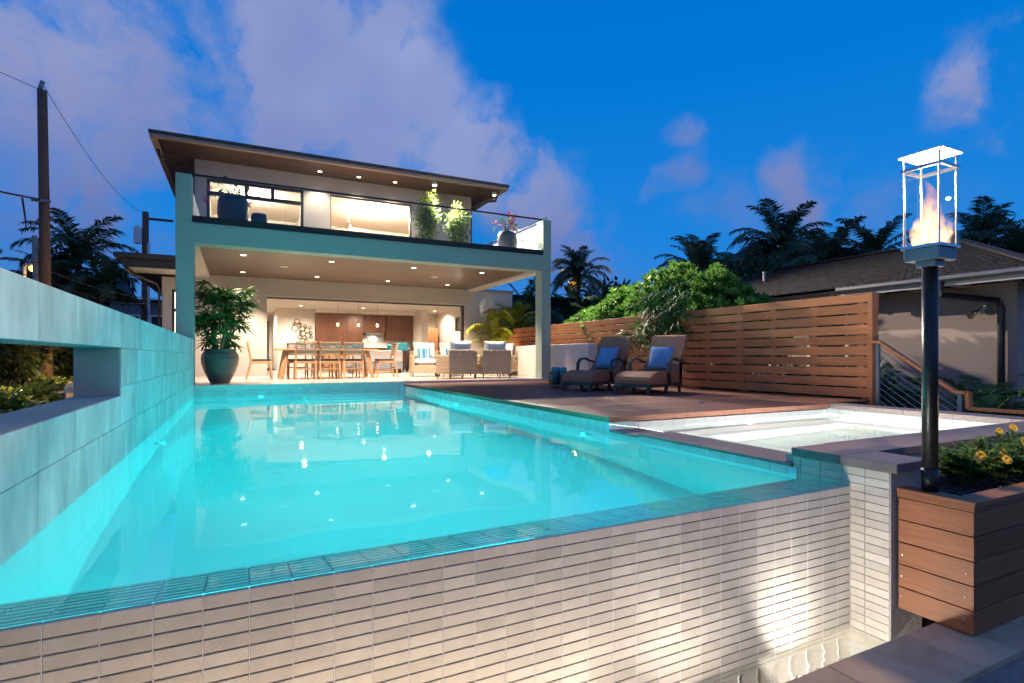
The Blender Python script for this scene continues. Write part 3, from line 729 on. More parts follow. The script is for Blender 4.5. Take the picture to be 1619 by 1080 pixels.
rw = put(MB().box(7.70, 7.749, 19.3, 19.36, .1, 2.15).box(7.70, 7.749, 20.5, 20.56, .1, 2.15).box(7.70, 7.749, 19.36, 20.5, 2.09, 2.15).box(7.70, 7.749, 19.36, 20.5, 1.6, 1.66), 'room_window', 'bronze', house); put(MB().box(7.72, 7.748, 19.36, 20.5, .1, 1.6), 'pane', 'dark_glass', rw); put(MB().box(7.72, 7.748, 19.36, 20.5, 1.66, 2.09), 'pane', 'dark_glass', rw)
for (x, y, p) in ((1.8, 18.2, 380), (4.3, 18.2, 380), (5.9, 18.4, 330), (2.0, 21.5, 400), (4.3, 21.6, 300), (7.2, 21.6, 190), (.55, 24.5, 420)):
    f = put(MB().lathe([(.08, IZ - .004), (.08, IZ - .0005)], 16, x, y), 'recessed_light', 'fixture_white', house); put(MB().lathe([(.06, IZ - .005), (.001, IZ - .006)], 16, x, y), 'lens', 'lamp_warm', f)
    light('SPOT', 'recessed_light_beam', (x, y, IZ - .04), p, (1, .80, .61), house, (x, y, 0), .06, 165, .6)

# ================================================================== INTERIOR FURNITURE
cab = thing('kitchen_cabinets', 'dark walnut wall of tall kitchen cabinets with a white lit cooking niche', 'cabinets', (4.6, 23, PATIO))
n = 9
for i in range(n):
    a, b = 2.67 + (4.46 - 2.67) * i / n, 2.67 + (4.46 - 2.67) * (i + 1) / n - .004
    bx('cabinet_door', a, b, 22.55, 23.145, PATIO + .06, 2.31, 'walnut', cab)
for i in range(5):
    a, b = 4.48 + .96 * i / 5, 4.48 + .96 * (i + 1) / 5 - .004; bx('cabinet_door', a, b, 22.75, 23.145, 1.56, 2.31, 'walnut', cab)
for i in range(6):
    a, b = 5.46 + 1.13 * i / 6, 5.46 + 1.13 * (i + 1) / 6 - .004; bx('cabinet_door', a, b, 22.65, 23.145, 1.25, 2.31, 'walnut', cab)
bx('backsplash', 4.465, 6.59, 23.10, 23.149, .96, 1.555, 'backsplash', cab)
bx('counter', 4.465, 6.59, 22.5, 23.099, .90, .955, 'white_paint', cab); bx('base_cabinet', 4.47, 6.58, 22.55, 23.09, PATIO + .05, .899, 'walnut', cab)
bx('range_hood', 4.62, 5.30, 22.70, 23.05, 1.50, 1.555, 'grey_metal', cab)
light('SPOT', 'hood_light', (4.96, 22.9, 1.48), 9, (1, .93, .82), cab, (4.96, 23.1, .9), .03, 150, .8)
isl = thing('kitchen_island', 'long kitchen island with white stone counter beneath three pendants', 'island', (3.8, 20.2, PATIO))
bx('base', 2.7, 5.0, 19.85, 20.55, PATIO, .90, 'teak', isl); bx('countertop', 2.6, 5.1, 19.6, 20.65, .901, .955, 'white_paint', isl, bev=.006)
for i, (x, l) in enumerate(((3.1, 'glowing globe pendant nearest the round wall sculpture'), (3.82, 'glowing globe pendant in the middle of the three over the island'), (4.5, 'glowing globe pendant nearest the white cooking niche'))):
    t = thing('pendant_lamp', l, 'lamp', (x, 20.1, 1.73), group='pendants over the kitchen island')
    put(MB().tube([(x, 20.1, IZ - .001), (x, 20.1, 1.82)], .006, 6).lathe([(.03, 1.80), (.02, 1.86)], 10, x, 20.1), 'cord', 'bronze', t)
    put(MB().lathe([(.1 * math.cos(a), 1.72 + .1 * math.sin(a)) for a in [R(-89 + 178 * k / 10) for k in range(11)]], 16, x, 20.1, False), 'globe', 'glass', t, smooth=True)
    put(MB().lathe([(.045 * math.cos(a), 1.72 + .06 * math.sin(a)) for a in [R(-89 + 178 * k / 8) for k in range(9)]], 12, x, 20.1, False), 'bulb', 'bulb_glow', t, smooth=True)
art = thing('wall_sculpture', 'cluster of dark metal rings mounted on the cream wall', 'wall art', (2.2, 22.98, 1.5))
rr = random.Random(11)
for (x, z, r) in ((2.0, 1.98, .09), (1.93, 1.70, .12), (2.06, 1.80, .06), (2.19, 1.68, .09), (2.13, 1.86, .05), (2.22, 1.50, .10), (2.38, 1.62, .10), (2.40, 1.43, .11), (2.50, 1.52, .06), (2.27, 1.34, .07), (2.12, 1.52, .05), (2.52, 1.36, .05), (2.20, 1.20, .10), (2.33, 1.22, .05), (1.88, 1.87, .04), (2.30, 1.80, .05), (2.47, 1.74, .05), (2.10, 1.36, .06)):
    put(MB().tube([(x + r * math.cos(a), 22.97, z + r * math.sin(a)) for a in [2 * math.pi * k / 14 for k in range(15)]], .016, 5, False), 'ring', 'gold_ring', art)
am = thing('armoire', 'tall reddish wood armoire with double doors in the corner of the room', 'cabinet', (7.25, 22.6, PATIO))
bx('body', 6.92, 7.58, 22.3, 23.05, PATIO, 1.80, 'armoire_wood', am, bev=.01); bx('door', 6.95, 7.245, 22.27, 22.299, .3, 1.74, 'armoire_wood', am); bx('door', 7.255, 7.55, 22.27, 22.299, .3, 1.74, 'armoire_wood', am)
bx('latch', 7.19, 7.31, 22.255, 22.269, 1.0, 1.2, 'bronze', am)
fl_ = thing('floor_lamp', 'floor lamp with a white drum shade by the dark interior window', 'lamp', (7.25, 19.0, PATIO))
put(MB().lathe([(.13, PATIO), (.13, PATIO + .02), (.015, PATIO + .03), (.012, 1.25)], 14, 7.25, 19.0), 'stand', 'steel', fl_); put(MB().lathe([(.17, 1.15), (.15, 1.50)], 20, 7.25, 19.0, False), 'lamp_shade', 'shade_glow', fl_, smooth=True)
light('POINT', 'floor_lamp_glow', (7.25, 19.0, 1.6), 5, (1, .8, .6), fl_, None, .05)
def stool(x, y, lab, cl):
    t = thing('bar_stool', lab, 'stool', (x, y, PATIO), group='dark seats behind the dining table')
    for a in (-.2, .2):
        for b in (-.2, .2): put(MB().bar((x + a, y + b, PATIO), (x + a * .85, y + b * .85, .72), .035, .035), 'leg', 'black_metal', t)
    bx('seat', x - .23, x + .23, y - .23, y + .23, .70, .78, 'black_pad', t, bev=.02); bx('backrest', x - .23, x + .23, y - .24, y - .20, .781, 1.06, cl, t, bev=.015)
stool(5.0, 18.9, 'dark dining seat with a teal throw over its back behind the striped pillow armchair', 'teal_cloth')
stool(5.55, 18.9, 'black dining seat beside the teal draped one', 'black_pad')
so = thing('sofa', 'low pale sofa in the room behind the dining table', 'sofa', (3.9, 17.9, PATIO))
bx('base', 3.1, 4.75, 17.5, 18.4, PATIO + .12, .40, 'grey_cloth', so, bev=.03); bx('backrest', 3.1, 4.75, 17.5, 17.7, .401, .78, 'cushion', so, bev=.05)
for x in (3.15, 4.66): put(MB().box(x, x + .05, 17.55, 18.35, PATIO, PATIO + .119), 'leg', 'black_metal', so)
for x, m2 in ((3.35, 'teal_cloth'), (4.5, 'teal_cloth')): put(MB().pillow(.4, .4, .16, TR(x, 17.85, .80, rx=R(-15))), 'pillow', m2, so, smooth=True)

# ================================================================== PATIO FURNITURE
def dining_chair(label):
    t = thing('dining_chair', label, 'chair', group='woven back dining chairs round the table')
    P = lambda mb, n_, m2, **k: put(mb, n_, m2, t, world=False, **k)
    for sx_ in (-.215, .215):
        P(MB().bar((sx_, .19, .43), (sx_ * 1.03, .25, 0), .034, .04), 'leg', 'teak', bev=.004)
        P(MB().bar((sx_ * 1.03, -.30, 0), (sx_, -.19, .44), .034, .042), 'leg', 'teak', bev=.004)
        P(MB().bar((sx_, -.19, .42), (sx_, -.275, .88), .034, .040), 'back_post', 'teak', bev=.004)
    P(MB().box(-.215, .215, .17, .21, .37, .43).box(-.215, .215, -.21, -.17, .37, .43).box(-.232, -.2, -.17, .17, .37, .43).box(.2, .232, -.17, .17, .37, .43), 'seat_frame', 'teak')
    P(MB().bar((-.2, -.245, .25), (.2, -.245, .25), .025, .03), 'stretcher', 'teak')
    P(MB().box(-.22, .22, -.19, .22, .431, .475), 'seat_pad', 'black_pad', bev=.015)
    P(MB().bar((-.2, -.272, .865), (.2, -.272, .865), .028, .03).bar((-.2, -.222, .585), (.2, -.222, .585), .028, .035), 'back_rail', 'teak')
    wv_ = MB()
    for k in range(13): x = -.185 + .37 * k / 12; wv_.bar((x, -.226, .60), (x, -.27, .85), .011, .008)
    for k in range(9): z = .615 + .22 * k / 8; y_ = -.226 - .044 * (z - .6) / .25; wv_.bar((-.2, y_, z), (.2, y_, z), .008, .010)
    P(wv_, 'woven_back', 'cord_weave')
    return t
dc = dining_chair('teak dining chair at the left end of the patio table')
def setc(o, x, y, rz, lab):
    o.location = (x, y, PATIO); o.rotation_euler = (0, 0, rz); o['label'] = lab; WM[o] = TR(x, y, PATIO, rz)
cs = [(.42, 14.05, R(-90), 'teak dining chair at the end of the table by the big potted palm'),
      (1.36, 13.62, 0, 'teak dining chair on the pool side, first from the potted palm'), (1.89, 13.62, 0, 'teak dining chair on the pool side, middle of the three'), (2.43, 13.60, 0, 'teak dining chair on the pool side, nearest the armchairs'),
      (1.30, 14.85, R(180), 'teak dining chair on the house side, first from the potted palm'), (1.9, 14.87, R(180), 'teak dining chair on the house side, middle of the three'), (2.5, 14.85, R(180), 'teak dining chair on the house side, nearest the armchairs'),
      (3.36, 14.15, R(90), 'teak dining chair at the end of the table beside the armchairs')]
for i, (x, y, rz, lab) in enumerate(cs):
    o = dc if i == 0 else copy_tree(dc)
    setc(o, x, y, rz, lab)
tb = thing('dining_table', 'long teak dining table with splayed plank legs on the patio', 'table', (1.93, 14.22, PATIO))
for k in range(5): bx('top_plank', .74, 3.10, 13.78 + .176 * k, 13.78 + .176 * (k + 1) - .004, .735, .775, 'teak', tb)
for sx_ in (0, 1):
    for sy_ in (0, 1):
        x = .98 if sx_ == 0 else 2.86; y = 13.92 if sy_ == 0 else 14.52
        put(MB().bar((x, y, .735), (x + (-.12 if sx_ == 0 else .12), y + (-.10 if sy_ == 0 else .10), PATIO), .10, .05), 'leg', 'teak', tb)
bx('apron', .95, 2.9, 13.9, 13.94, .66, .734, 'teak', tb); bx('apron', .95, 2.9, 14.50, 14.54, .66, .734, 'teak', tb)
vs_ = thing('glass_jar', 'tall clear glass jar on the dining table', 'jar', (1.95, 14.2, .776)); put(MB().lathe([(.085, .777), (.09, .80), (.09, 1.0), (.07, 1.03), (.075, 1.05)], 18, 1.95, 14.2), 'body', 'glass', vs_, smooth=True); put(MB().lathe([(.04, .78), (.04, .85)], 12, 1.95, 14.2), 'candle', 'copper', vs_)
bo = put(MB().lathe([(.05, .777), (.11, .86), (.105, .865), (.04, .79)], 18, 2.22, 14.25, False), 'bowl', 'teal_cloth', smooth=True); tag(bo, 'small teal bowl on the dining table by the glass jar', 'bowl')
# woven armchairs
def woven(mb, o, ux, uz, w_, h_, nu, nv, nrm, seed):
    o, ux, uz, nrm = map(Vector, (o, ux, uz, nrm)); rr = random.Random(seed)
    for i in range(nu):
        for j in range(nv):
            p = (i + j) % 2; a = w_ / nu; b = h_ / nv
            g1, g2 = (.004, .0) if p else (.0, .004)
            q = [o + ux * (i * a + g1) + uz * (j * b + g2), o + ux * ((i + 1) * a - g1) + uz * (j * b + g2), o + ux * ((i + 1) * a - g1) + uz * ((j + 1) * b - g2), o + ux * (i * a + g1) + uz * ((j + 1) * b - g2)]
            c0 = (q[0] + q[2]) / 2; hgt = .012
            mid = [c0 + (v - c0) * .72 + nrm * hgt for v in q]
            mb.add(q + mid, [(4, 5, 6, 7), (0, 1, 5, 4), (1, 2, 6, 5), (2, 3, 7, 6), (3, 0, 4, 7)])
def armchair(label, mat_pillow):
    t = thing('woven_armchair', label, 'armchair', group='woven armchairs on the patio')
    P = lambda mb, n_, m2, **k: put(mb, n_, m2, t, world=False, **k)
    w2, d2 = .39, .39; H, A = .70, .56
    P(MB().box(-w2 + .01, w2 - .01, -d2 + .01, -d2 + .09, .10, H - .004).box(-w2 + .01, -w2 + .09, -d2 + .09, d2 - .01, .10, A - .004).box(w2 - .09, w2 - .01, -d2 + .09, d2 - .01, .10, A - .004).box(-w2 + .09, w2 - .09, -d2 + .09, d2 - .01, .10, .30), 'frame', 'wicker', bev=.01)
    mb = MB(); woven(mb, (-w2 + .01, -d2 + .01, .10), (1, 0, 0), (0, 0, 1), 2 * w2 - .02, H - .10, 9, 7, (0, -1, 0), 1); P(mb, 'back_weave', 'wicker')
    for sg in (-1, 1):
        mb = MB()
        if sg < 0: woven(mb, (-w2 + .01, d2 - .01, .10), (0, -1, 0), (0, 0, 1), 2 * d2 - .02, A - .10, 8, 5, (-1, 0, 0), 2)
        else: woven(mb, (w2 - .01, -d2 + .01, .10), (0, 1, 0), (0, 0, 1), 2 * d2 - .02, A - .10, 8, 5, (1, 0, 0), 3)
        woven(mb, (sg * (w2 - .05) - .045, -d2 + .09, A), (0, 1, 0), (1, 0, 0), 2 * d2 - .1, .09, 7, 1, (0, 0, 1), 4)
        P(mb, 'arm_weave', 'wicker')
    for a in (-1, 1):
        for b in (-1, 1): P(MB().bar((a * (w2 - .04), b * (d2 - .04), 0), (a * (w2 - .04), b * (d2 - .04), .10), .025, .025), 'leg', 'bronze')
    P(MB().pillow(.60, .62, .22, TR(0, .03, .38, rx=R(90))), 'seat_cushion', 'cushion', smooth=True)
    P(MB().pillow(.60, .46, .22, TR(0, -.20, .70, rx=R(12))), 'back_cushion', 'cushion', smooth=True)
    P(MB().pillow(.36, .36, .14, TR(.02, -.03, .60, rx=R(18))), 'throw_pillow', mat_pillow, smooth=True)
    return t
sm = bpy.data.materials.new('striped_cloth'); sm.use_nodes = True; MATS['striped_cloth'] = sm; t_ = NT(sm.node_tree)
tc_ = t_.n('ShaderNodeTexCoord'); sp_ = t_.n('ShaderNodeSeparateXYZ'); t_.l(tc_.outputs['Object'], sp_.inputs[0])
rp = t_.n('ShaderNodeValToRGB'); t_.l(t_.math('FRACT', t_.math('MULTIPLY', sp_.outputs[0], 5.5)), rp.inputs[0]); rp.color_ramp.interpolation = 'CONSTANT'
e = rp.color_ramp.elements; e[0].color = (.04, .14, .42, 1); e[1].position = .3; e[1].color = (.10, .35, .50, 1)
for p_, c_ in ((.45, (.35, .45, .10, 1)), (.6, (.65, .65, .55, 1)), (.7, (.05, .18, .40, 1)), (.85, (.12, .42, .45, 1))): k = e.new(p_); k.color = c_
b_n = sm.node_tree.nodes['Principled BSDF']; t_.l(rp.outputs[0], b_n.inputs['Base Color']); b_n.inputs['Roughness'].default_value = .85
ac = armchair('x', 'striped_cloth')
al = [(4.50, 14.35, R(168), 'woven armchair facing the pool with a striped blue green pillow'), (4.80, 12.72, R(6), 'woven armchair turned away from the pool, nearest the dining table'),
      (5.74, 12.66, R(-5), 'woven armchair turned away from the pool, nearest the right column'), (5.35, 14.45, R(200), 'woven armchair against the house, half hidden behind the two backs'), (6.62, 14.0, R(100), 'woven armchair with turquoise pillows in front of the yellow palm')]
for i, (x, y, rz, lab) in enumerate(al): setc(ac if i == 0 else copy_tree(ac), x, y, rz, lab)
sd = thing('side_table', 'small black round side table between the woven armchairs', 'table', (5.0, 13.75, PATIO))
put(MB().lathe([(.22, .50), (.22, .52)], 20, 5.0, 13.75), 'table_top', 'black_metal', sd)
for k in range(3):
    a = k * 2.09 + .4; put(MB().tube([(5.0 + .05 * math.cos(a), 13.75 + .05 * math.sin(a), .5), (5.0 + .18 * math.cos(a), 13.75 + .18 * math.sin(a), PATIO)], .012, 6), 'leg', 'black_metal', sd)

# chaises on the deck (local: foot at -Y end, head +Y)
def chaise(label):
    t = thing('wicker_chaise', label, 'chaise', group='wicker chaises on the deck')
    P = lambda mb, n_, m2, **k: put(mb, n_, m2, t, world=False, **k)
    w2 = .31
    prof = [(0, .16), (.0, .215), (.03, .265), (.12, .31), (.30, .345), (.45, .335), (.62, .315), (.80, .32), (.92, .36), (1.02, .47), (1.12, .63), (1.22, .82), (1.28, .93), (1.33, .95), (1.36, .93)]
    under = [(1.35, .88), (1.28, .74), (1.20, .56), (1.12, .36), (1.10, .16)]
    loop = prof + under
    mb = MB(); vs = [(-w2, y, z) for y, z in loop] + [(w2, y, z) for y, z in loop]; n_ = len(loop)
    mb.add(vs, [(i, (i + 1) % n_, n_ + (i + 1) % n_, n_ + i) for i in range(n_)])
    # side panels as quads between seat surface and base
    for x in (-w2, w2):
        for i in range(10):
            (y0, z0), (y1, z1) = prof[i], prof[i + 1]
            mb.add([(x, y0, .16), (x, y1, .16), (x, y1, z1), (x, y0, z0)], [(0, 1, 2, 3)])
        yk = [(1.02, .47), (1.12, .63), (1.22, .82), (1.28, .93), (1.33, .95), (1.36, .93), (1.35, .88), (1.28, .74), (1.20, .56), (1.12, .36), (1.10, .16), (1.02, .16)]
        mb.add([(x, y, z) for y, z in yk], [tuple(range(len(yk)))])
    P(mb, 'wicker_body', 'chaise_wicker')
    P(MB().box(-w2 - .008, w2 + .008, -.012, 1.12, .10, .159), 'base_frame', 'chaise_frame', bev=.01)
    for sx_ in (-1, 1):
        for (y0, y1) in ((.0, .03), (.58, .58), (1.08, 1.04)):
            P(MB().bar((sx_ * (w2 - .03), y0 - .02 if y0 == 0 else y0, 0), (sx_ * (w2 - .02), y1, .12), .035, .05), 'leg', 'chaise_frame')
        arm = [(sx_ * (w2 + .03), .60, .16), (sx_ * (w2 + .035), .545, .34), (sx_ * (w2 + .035), .56, .47), (sx_ * (w2 + .035), .64, .535), (sx_ * (w2 + .035), .78, .55), (sx_ * (w2 + .035), .95, .50), (sx_ * (w2 + .035), 1.16, .47)]
        mb = MB()
        for a, b in zip(arm, arm[1:]): mb.bar(a, b, .055, .032, up=(1, 0, 0) if False else (0, 0, 1))
        P(mb, 'armrest', 'chaise_frame', bev=.006)
    P(MB().pillow(.42, .42, .15, TR(0, .97, .56, rx=R(-24))), 'pillow', 'blue_pillow', smooth=True)
    return t
ch = chaise('x')
for i, (x, y, lab) in enumerate(((5.42, 6.72, 'brown wicker chaise with blue pillow nearer the hot tub'), (5.05, 7.72, 'brown wicker chaise with blue pillow beside the towel basket'))):
    o = ch if i == 0 else copy_tree(ch); o.location = (x, y, .003); o.rotation_euler = (0, 0, R(-90 + 22)); o['label'] = lab
# towel basket
bk = thing('towel_basket', 'open wire basket of rolled towels on the deck', 'basket', (5.35, 8.75, 0))
wb = MB()
for z, r in ((.01, .15), (.07, .18), (.13, .195), (.19, .2), (.25, .195), (.30, .18)):
    wb.tube([(5.35 + r * math.cos(a), 8.75 + r * math.sin(a), z) for a in [2 * math.pi * k / 20 for k in range(21)]], .007, 5, False)
for k in range(16):
    a = 2 * math.pi * k / 16; wb.tube([(5.35 + r * math.cos(a), 8.75 + r * math.sin(a), z) for z, r in ((.01, .15), (.1, .19), (.19, .2), (.30, .18))], .006, 5, False)
put(wb, 'wire_frame', 'bronze', bk)
for i, (dx, dy, m2) in enumerate(((-.07, .03, 'teal_cloth'), (.07, -.02, 'grey_cloth'), (0, .09, 'blue_pillow'), (.02, -.1, 'teal_cloth'))):
    q = MB().tube([(5.35 + dx, 8.75 + dy, .06), (5.35 + dx * 1.1, 8.75 + dy * 1.1, .36), (5.35 + dx * 1.1, 8.75 + dy * 1.1, .385)], [.06, .065, .045], 12)
    tag(put(q, 'rolled_towel', m2, smooth=True), ('dark teal rolled towel at the left of the wire basket', 'pale grey rolled towel in the wire basket', 'blue rolled towel at the back of the wire basket', 'dark teal rolled towel at the front of the wire basket')[i], 'towel', 'towels in the basket')
# ================================================================== FENCE, LOW WALL, PLANTER, TORCH, RAILING
lw = bx('low_wall', 7.0, 7.24, 10.2, HY - .01, -1.1, .88, 'warm_white', bev=.006)
tag(lw, 'low plastered wall below the slatted fence beside the patio column', 'wall')
FX, FY0, FY1 = 7.56, 4.40, 17.1
fence = thing('slatted_fence', 'reddish hardwood slatted privacy fence along the edge of the deck', 'fence', (FX, 9, -.2))
bays = []
y = FY0 + .03
while y < FY1: bays.append((y, min(y + 2.04, FY1))); y += 2.04
NS, SHG, GAP = 10, .1225, .0212
for j in range(NS):
    z = 1.441 - (j + .5) * SHG - j * GAP
    for bi, (a, b) in enumerate(bays):
        place(tile_mesh(b - a - .003, SHG, .02, .003, 'fence_wood', '-x'), 'slat', fence, TR(FX, (a + b) / 2, z))
y = 4.53
while y < FY1:
    bx('batten', FX + .006, FX + .03, y - .045, y + .045, .02, 1.435, 'fence_wood', fence); y += .68
for y in [FY0 + 2.04 * k for k in range(7)]: bx('post', FX + .0305, FX + .12, y - .0 + .04, y + .13, -1.15, 1.42, 'fence_wood', fence)
bx('end_post', FX - .004, FX + .14, FY0 - .03, FY0 + .029, -.3, 1.444, 'fence_wood', fence, bev=.004)
# cable railing going down the side steps
rl = thing('cable_railing', 'sloping stair railing of thin steel cables under a reddish wooden rail', 'railing', (FX, 4, -.8))
RT = [(FX, 4.37, .776), (FX, 4.28, .776), (FX, 3.42, .162), (FX, 3.30, .160)]
mb = MB()
for a, b in zip(RT, RT[1:]): mb.bar(a, b, .08, .035)
mb.bar((FX, 3.30, .175), (FX, 3.29, -.02), .08, .04, up=(0, 1, 0)); mb.bar((FX, 3.29, -.02), (FX, 1.2, -.02), .08, .035)
put(mb, 'top_rail', 'fence_wood', rl)
for (y, z0, z1) in ((4.30, -.9, .76), (3.38, -1.1, .145), (1.3, -1.1, -.03)): bx('post', FX - .02, FX + .02, y - .02, y + .02, z0, z1, 'grey_metal', rl)
for k in range(9):
    d = .10 + .085 * k
    put(MB().tube([(FX, 4.28, .776 - d), (FX, 3.40, .148 - d)], .004, 5), 'cable', 'steel', rl)
# planter box in front of the pier
pl = thing('planter_box', 'hardwood plank planter box with mitred rim at the front right', 'planter', (4.6, 1.56, LZ))
PLX, PY_0, PY_1, PT, PBZ = 3.23, 1.387, 1.735, -.139, -.801
bx('liner', PLX + .03, 7.4, PY_0 + .03, 1.99, -.80, -.26, 'black_pad', pl)
mb = MB(); mb.add([(PLX - .008, PY_0 - .008, PT - .02), (PLX + .10, PY_0 + .10, PT - .02), (PLX + .10, PY_1, PT - .02), (PLX - .008, PY_1, PT - .02), (PLX - .008, PY_0 - .008, PT), (PLX + .10, PY_0 + .10, PT), (PLX + .10, PY_1, PT), (PLX - .008, PY_1, PT)],
       [(0, 3, 2, 1), (4, 5, 6, 7), (0, 1, 5, 4), (1, 2, 6, 5), (2, 3, 7, 6), (3, 0, 4, 7)])
mb.f = [f[::-1] for f in mb.f]; put(mb, 'rim', 'planter_wood', pl)
mb = MB(); mb.add([(PLX - .006, PY_0 - .008, PT - .02), (7.4, PY_0 - .008, PT - .02), (7.4, PY_0 + .10, PT - .02), (PLX + .102, PY_0 + .10, PT - .02), (PLX - .006, PY_0 - .008, PT), (7.4, PY_0 - .008, PT), (7.4, PY_0 + .10, PT), (PLX + .102, PY_0 + .10, PT)],
       [(3, 2, 1, 0), (4, 5, 6, 7), (0, 1, 5, 4), (1, 2, 6, 5), (2, 3, 7, 6), (3, 0, 4, 7)])
put(mb, 'rim', 'planter_wood_x', pl)
bx('rim_fascia', PLX - .004, PLX + .02, PY_0 - .004, PY_1, PT - .048, PT - .0215, 'planter_wood', pl); bx('rim_fascia', PLX + .0205, 7.4, PY_0 - .004, PY_0 + .02, PT - .048, PT - .0215, 'planter_wood_x', pl)
bh = (PT - .052 - PBZ) / 5
for j in range(5):
    z1 = PT - .052 - j * bh; z0 = z1 - bh + .0055
    bx('plank', PLX, PLX + .022, PY_0, PY_1 - .005, z0, z1, 'planter_wood', pl, bev=.0015)
    for k, (a, b) in enumerate(((PLX + .0225, 5.2), (5.203, 7.4))): bx('plank', a, b, PY_0, PY_0 + .022, z0, z1, 'planter_wood_x', pl, bev=.0015)
    if j >= 2:
        for y in (PY_0 + .025, PY_1 - .03): put(MB().lathe([(.0045, 0), (.004, .0018), (.001, .0025)], 10), 'screw', 'steel', pl, M=Matrix.Translation((PLX, y + .004 * j, (z0 + z1) / 2 + .006 * (j - 3))) @ Matrix.Rotation(R(-90), 4, 'Y'))
tag(put(MB().grid(lambda u, v: (PLX + .1 + 4.0 * u, PY_0 + .09 + .53 * v, -.20 + .02 * mnoise.noise((u * 14, v * 3, 1))), 60, 10), 'planter_soil', 'soil', smooth=True), kind='structure')
pb = MB(); rr = random.Random(5)
for i in range(420):
    x, y, r = rr.uniform(PLX + .11, 5.2), rr.uniform(PY_0 + .11, PY_0 + .32), rr.uniform(.010, .02)
    a = rr.uniform(0, 3.14); M = TR(x, y, -.19, a) @ Matrix.Diagonal((1.5, 1, .7, 1)); o = len(pb.v)
    q = MB().lathe([(r * .6, -r * .5), (r, 0), (r * .6, r * .6), (.001, r * .8)], 7, 0, 0, False); pb.add([M @ Vector(v) for v in q.v], q.f)
tag(put(pb, 'black_pebbles', 'pebble', smooth=True), 'glossy black pebbles covering the planter soil', 'pebbles', kind='stuff')
# torch
TX, TY = 3.31, 1.617
to = thing('gas_torch', 'tall black pole torch with a flame burning in a square glass lantern', 'torch', (TX, TY, PT))
put(MB().tube([(TX, TY, PT - .0), (TX, TY, PT + .125)], .0385, 28).tube([(TX, TY, PT + .126), (TX, TY, 1.06)], .0365, 28), 'pole', 'dark_pole', to, smooth=False)
for p in to.children[0].data.polygons: p.use_smooth = len(p.vertices) == 4
bx('neck', TX - .048, TX + .048, TY - .048, TY + .048, 1.06, 1.092, 'grey_metal', to, bev=.002)
bx('burner_box', TX - .085, TX + .085, TY - .085, TY + .085, 1.0925, 1.155, 'grey_metal', to, bev=.002)
h = .0965
bx('lower_frame', TX - h, TX + h, TY - h, TY + h, 1.1555, 1.17, 'steel', to)
uf = MB()
for (a, b, c_, d) in ((-h, h, -h, -h + .012), (-h, h, h - .012, h), (-h, -h + .012, -h + .012, h - .012), (h - .012, h, -h + .012, h - .012)): uf.box(TX + a, TX + b, TY + c_, TY + d, 1.575, 1.592)
put(uf, 'upper_frame', 'steel', to)
for (a, b, c_, d) in ((-h + .001, h - .001, -h + .001, -h + .005), (-h + .001, h - .001, h - .005, h - .001), (-h + .001, -h + .005, -h + .006, h - .006), (h - .005, h - .001, -h + .006, h - .006)):
    bx('glass_pane', TX + a, TX + b, TY + c_, TY + d, 1.1705, 1.5745, 'glass', to)
for a in (-1, 1):
    for b in (-1, 1): put(MB().tube([(TX + a * (h - .014), TY + b * (h - .014), 1.17), (TX + a * (h - .014), TY + b * (h - .014), 1.655)], .0045, 8), 'corner_rod', 'steel', to)
put(MB().box(TX - .107, TX + .107, TY - .107, TY + .107, 1.655, 1.662), 'cap', 'white_paint', to)
put(MB().tube([(TX + .05 * math.cos(a), TY + .05 * math.sin(a), 1.178) for a in [2 * math.pi * k / 16 for k in range(17)]], .005, 6, False), 'burner_ring', 'black_metal', to)
# flame: nested tongues of burning gas
fm = bpy.data.materials.new('flame'); fm.use_nodes = True; MATS['flame'] = fm; t_ = NT(fm.node_tree)
fm.node_tree.nodes.remove(fm.node_tree.nodes['Principled BSDF']); fo = fm.node_tree.nodes['Material Output']
tc_ = t_.n('ShaderNodeTexCoord'); sp_ = t_.n('ShaderNodeSeparateXYZ'); t_.l(tc_.outputs['Generated'], sp_.inputs[0])
lw_ = t_.n('ShaderNodeLayerWeight', i_Blend=.35)
fz = t_.n('ShaderNodeTexNoise', i_Scale=22., i_Detail=3.); mp_ = t_.n('ShaderNodeMapping'); t_.l(tc_.outputs['Object'], mp_.inputs[0]); mp_.inputs['Scale'].default_value = (1, 1, .4); t_.l(mp_.outputs[0], fz.inputs['Vector'])
core_ = t_.math('MULTIPLY', t_.math('SUBTRACT', 1., lw_.outputs['Facing']), t_.rng(sp_.outputs[2], .25, 1., 1., .25))
core_ = t_.math('MULTIPLY', t_.math('POWER', core_, 1.6), t_.rng(fz.outputs[0], .3, .7, .35, 1.15))
rp = t_.n('ShaderNodeValToRGB'); t_.l(core_, rp.inputs[0]); e = rp.color_ramp.elements; e[0].color = (1, .25, .06, 1); e[1].color = (1, .80, .5, 1); e[1].position = .55
em = t_.n('ShaderNodeEmission', i_Strength=2.0); t_.l(rp.outputs[0], em.inputs[0]); tp = t_.n('ShaderNodeBsdfTransparent')
mx = t_.n('ShaderNodeMixShader'); t_.l(t_.rng(core_, .03, .75, 0, .62), mx.inputs[0]); t_.l(tp.outputs[0], mx.inputs[1]); t_.l(em.outputs[0], mx.inputs[2]); t_.l(mx.outputs[0], fo.inputs[0])
